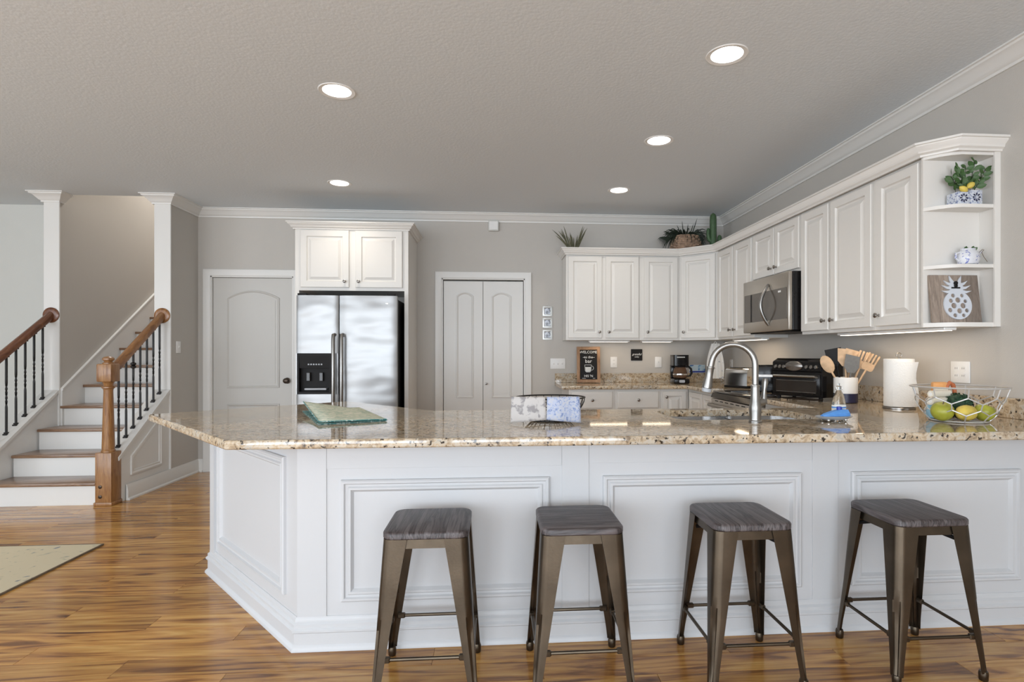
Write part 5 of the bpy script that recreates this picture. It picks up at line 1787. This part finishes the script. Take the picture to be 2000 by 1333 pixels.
MB().box(-0.024, 0.022, -0.014, -0.0095, 0.178, 0.185, 0.001).box(-0.010, 0.008, -0.018, -0.0095, 0.185, 0.204, 0.003).sphere((-0.001, -0.014, 0.206), 0.010, n=12, k=8).build('clip', 'black_matte', pn)

# ------------------------------------------------------------------ plants above the cabinets
ZT = 2.2965


def blades(parent, specs, mat, wd, name='leaf', one=False):
    m = MB()
    for (b, mid, tip) in specs:
        b, mid, tip = Vector(b), Vector(mid), Vector(tip)
        pts = []
        for i in range(7):
            t = i / 6
            pts.append(b * (1 - t) ** 2 + mid * 2 * t * (1 - t) + tip * t * t)
        d = (tip - b)
        sdv = d.cross(Vector((0, 1, 0)))
        if sdv.length < 1e-4:
            sdv = Vector((1, 0, 0))
        sdv.normalize()
        vs, fs = [], []
        for i, p in enumerate(pts):
            t = i / 6
            w_ = wd * (0.55 + 1.2 * t) * (1 - t) ** 0.6 + 0.0006
            th = Vector((0, 0.0012, 0))
            vs += [p - sdv * w_, p - th, p + sdv * w_, p + th]
        for i in range(6):
            for k in range(4):
                l = (k + 1) % 4
                fs.append((i * 4 + k, i * 4 + l, i * 4 + 4 + l, i * 4 + 4 + k))
        fs.append((0, 1, 2, 3))
        if one:
            m.add(vs, fs)
        else:
            MB().add(vs, fs).build(name, mat, parent, angle=60)
    if one:
        return m.build(name, mat, parent, angle=60)


sp = thing('spiky_plant', 'spiky olive artificial plant at the left end above the cabinets', 'plant', (0.835, 5.86, ZT))
sp.scale = (1.05, 1.0, 1.2)
rnd = random.Random(21)
spec = []
for i in range(17):
    a = (i / 16 - 0.5) * 2
    L = rnd.uniform(0.12, 0.19) if abs(a) < 0.6 else rnd.uniform(0.19, 0.25)
    dx = a * 0.13 + rnd.uniform(-0.01, 0.01)
    dy = rnd.uniform(-0.05, 0.05)
    spec.append(((a * 0.035, dy * 0.3, 0.012), (a * 0.05 + dx * 0.2, dy * 0.6, L * 0.55), (dx, dy, L)))
spec += [((-0.03, 0, 0.012), (-0.09, 0.01, 0.12), (-0.215, 0.0, 0.205)), ((-0.03, 0, 0.012), (-0.08, -0.01, 0.09), (-0.180, -0.02, 0.150)), ((0.03, 0, 0.012), (0.07, 0, 0.13), (0.145, 0.0, 0.225)), ((-0.02, 0, 0.012), (-0.07, 0.01, 0.12), (-0.150, 0.01, 0.195))]
blades(sp, spec, 'leaf_olive', 0.0065)
MB().lathe([(0.042, 0.0), (0.050, 0.004), (0.054, 0.020), (0.046, 0.020), (0.001, 0.016)], 20).build('pot', 'black_matte', sp)

fp = thing('wicker_planter', 'wicker basket of dark trailing fern above the corner cabinets', 'planter', (2.050, 5.850, ZT))
fp.scale = (1.12, 1.05, 1.30)
bpz = MB()
BR, BHt = 0.112, 0.150
for k in range(10):
    z = 0.008 + k * BHt / 10
    r = BR * (0.80 + 0.20 * math.sin((k + 2) / 12 * PI))
    pts = []
    for i in range(48):
        a = 2 * PI * i / 48
        rr = r + 0.005 * math.sin(i * PI / 2 + (k % 2) * PI)
        pts.append((rr * 1.25 * math.cos(a), rr * math.sin(a), z))
    MB().tube(pts, 0.0085, 6, closed=True).build('weave_strand', 'wicker', fp)
MB().lathe([(BR * 0.78, 0.002), (BR * 0.88, 0.05), (BR * 0.90, 0.12), (0.001, 0.13)], 28, M=Matrix.Diagonal((1.22, 1, 1, 1))).build('liner', 'leaf_dark', fp)
rnd = random.Random(9)
spec = []
for i in range(210):
    a = rnd.uniform(0, 2 * PI)
    L = rnd.uniform(0.08, 0.19)
    out = Vector((1.25 * math.cos(a), math.sin(a) * 0.75, 0))
    if out.y > 0.5:
        out.y = 0.5
    up = rnd.uniform(0.02, 0.10)
    end = out * (0.07 + L * 0.62)
    end.z = 0.135 + rnd.uniform(-0.10, 0.05)
    if end.y > 0.17:
        end.y = 0.17
    spec.append((tuple(out * 0.05 + Vector((0, 0, 0.125))), tuple(out * (0.06 + L * 0.35) + Vector((0, 0, 0.155 + up))), tuple(end)))
for dx, dz in ((-0.04, 0.275), (0.11, 0.30), (0.075, 0.255), (-0.09, 0.24), (0.02, 0.25)):
    spec.append(((dx * 0.4, 0, 0.12), (dx * 0.6, 0, 0.18), (dx, -0.01, dz)))
for k in range(10):
    spec.append(((-0.09, -0.05 + 0.01 * k, 0.13), (-0.20 - 0.006 * k, -0.06 + 0.01 * k, 0.17), (-0.225 - 0.004 * k, -0.08 + 0.015 * k, 0.010 + 0.012 * k)))
ff = blades(fp, spec, 'leaf_dark', 0.0052, name='foliage', one=True)
ff['kind'] = 'stuff'

ca = thing('cactus', 'green ceramic saguaro cactus with two arms above the corner cabinets', 'decoration', (2.318, 5.765, ZT))
ca.scale = (1.05, 1.05, 1.28)


def ribbed(path, r0, taper=True):
    P = [Vector(p) for p in path]
    m = MB()
    # resample and round the tip
    rs = [r0] * (len(P) - 3) + [r0 * 0.92, r0 * 0.68, r0 * 0.12]
    m.tube(P, rs, 20)
    # ribs
    c = []
    for v in m.v:
        c.append(v)
    nseg = 20
    out = []
    for i, p in enumerate(P):
        for k in range(nseg):
            v = Vector(c[i * nseg + k])
            d = v - p
            out.append(tuple(p + d * (1.0 if k % 2 else 0.90)))
    m.v = out
    return m


H_ = 0.335
ribbed([(0, 0, 0.0), (0, 0, 0.05), (0, 0, 0.12), (0, 0, 0.20), (0, 0, 0.27), (0, 0, 0.305), (0, 0, 0.323), (0, 0, 0.334)], 0.034).build('trunk', 'cactus_green', ca, angle=60)
ribbed([(0.018, -0.005, 0.055), (0.045, -0.008, 0.060), (0.058, -0.01, 0.080), (0.062, -0.01, 0.11), (0.062, -0.01, 0.135), (0.062, -0.01, 0.146), (0.062, -0.01, 0.152)], 0.022).build('arm', 'cactus_green', ca, angle=60)
ribbed([(-0.016, 0, 0.105), (-0.040, 0, 0.112), (-0.050, 0, 0.135), (-0.051, 0, 0.165), (-0.051, 0, 0.190), (-0.051, 0, 0.202), (-0.051, 0, 0.210)], 0.019).build('arm', 'cactus_green', ca, angle=60)
MB().lathe([(0.045, 0.0), (0.047, 0.004), (0.040, 0.010), (0.001, 0.010)], 24).build('base', 'cactus_green', ca)
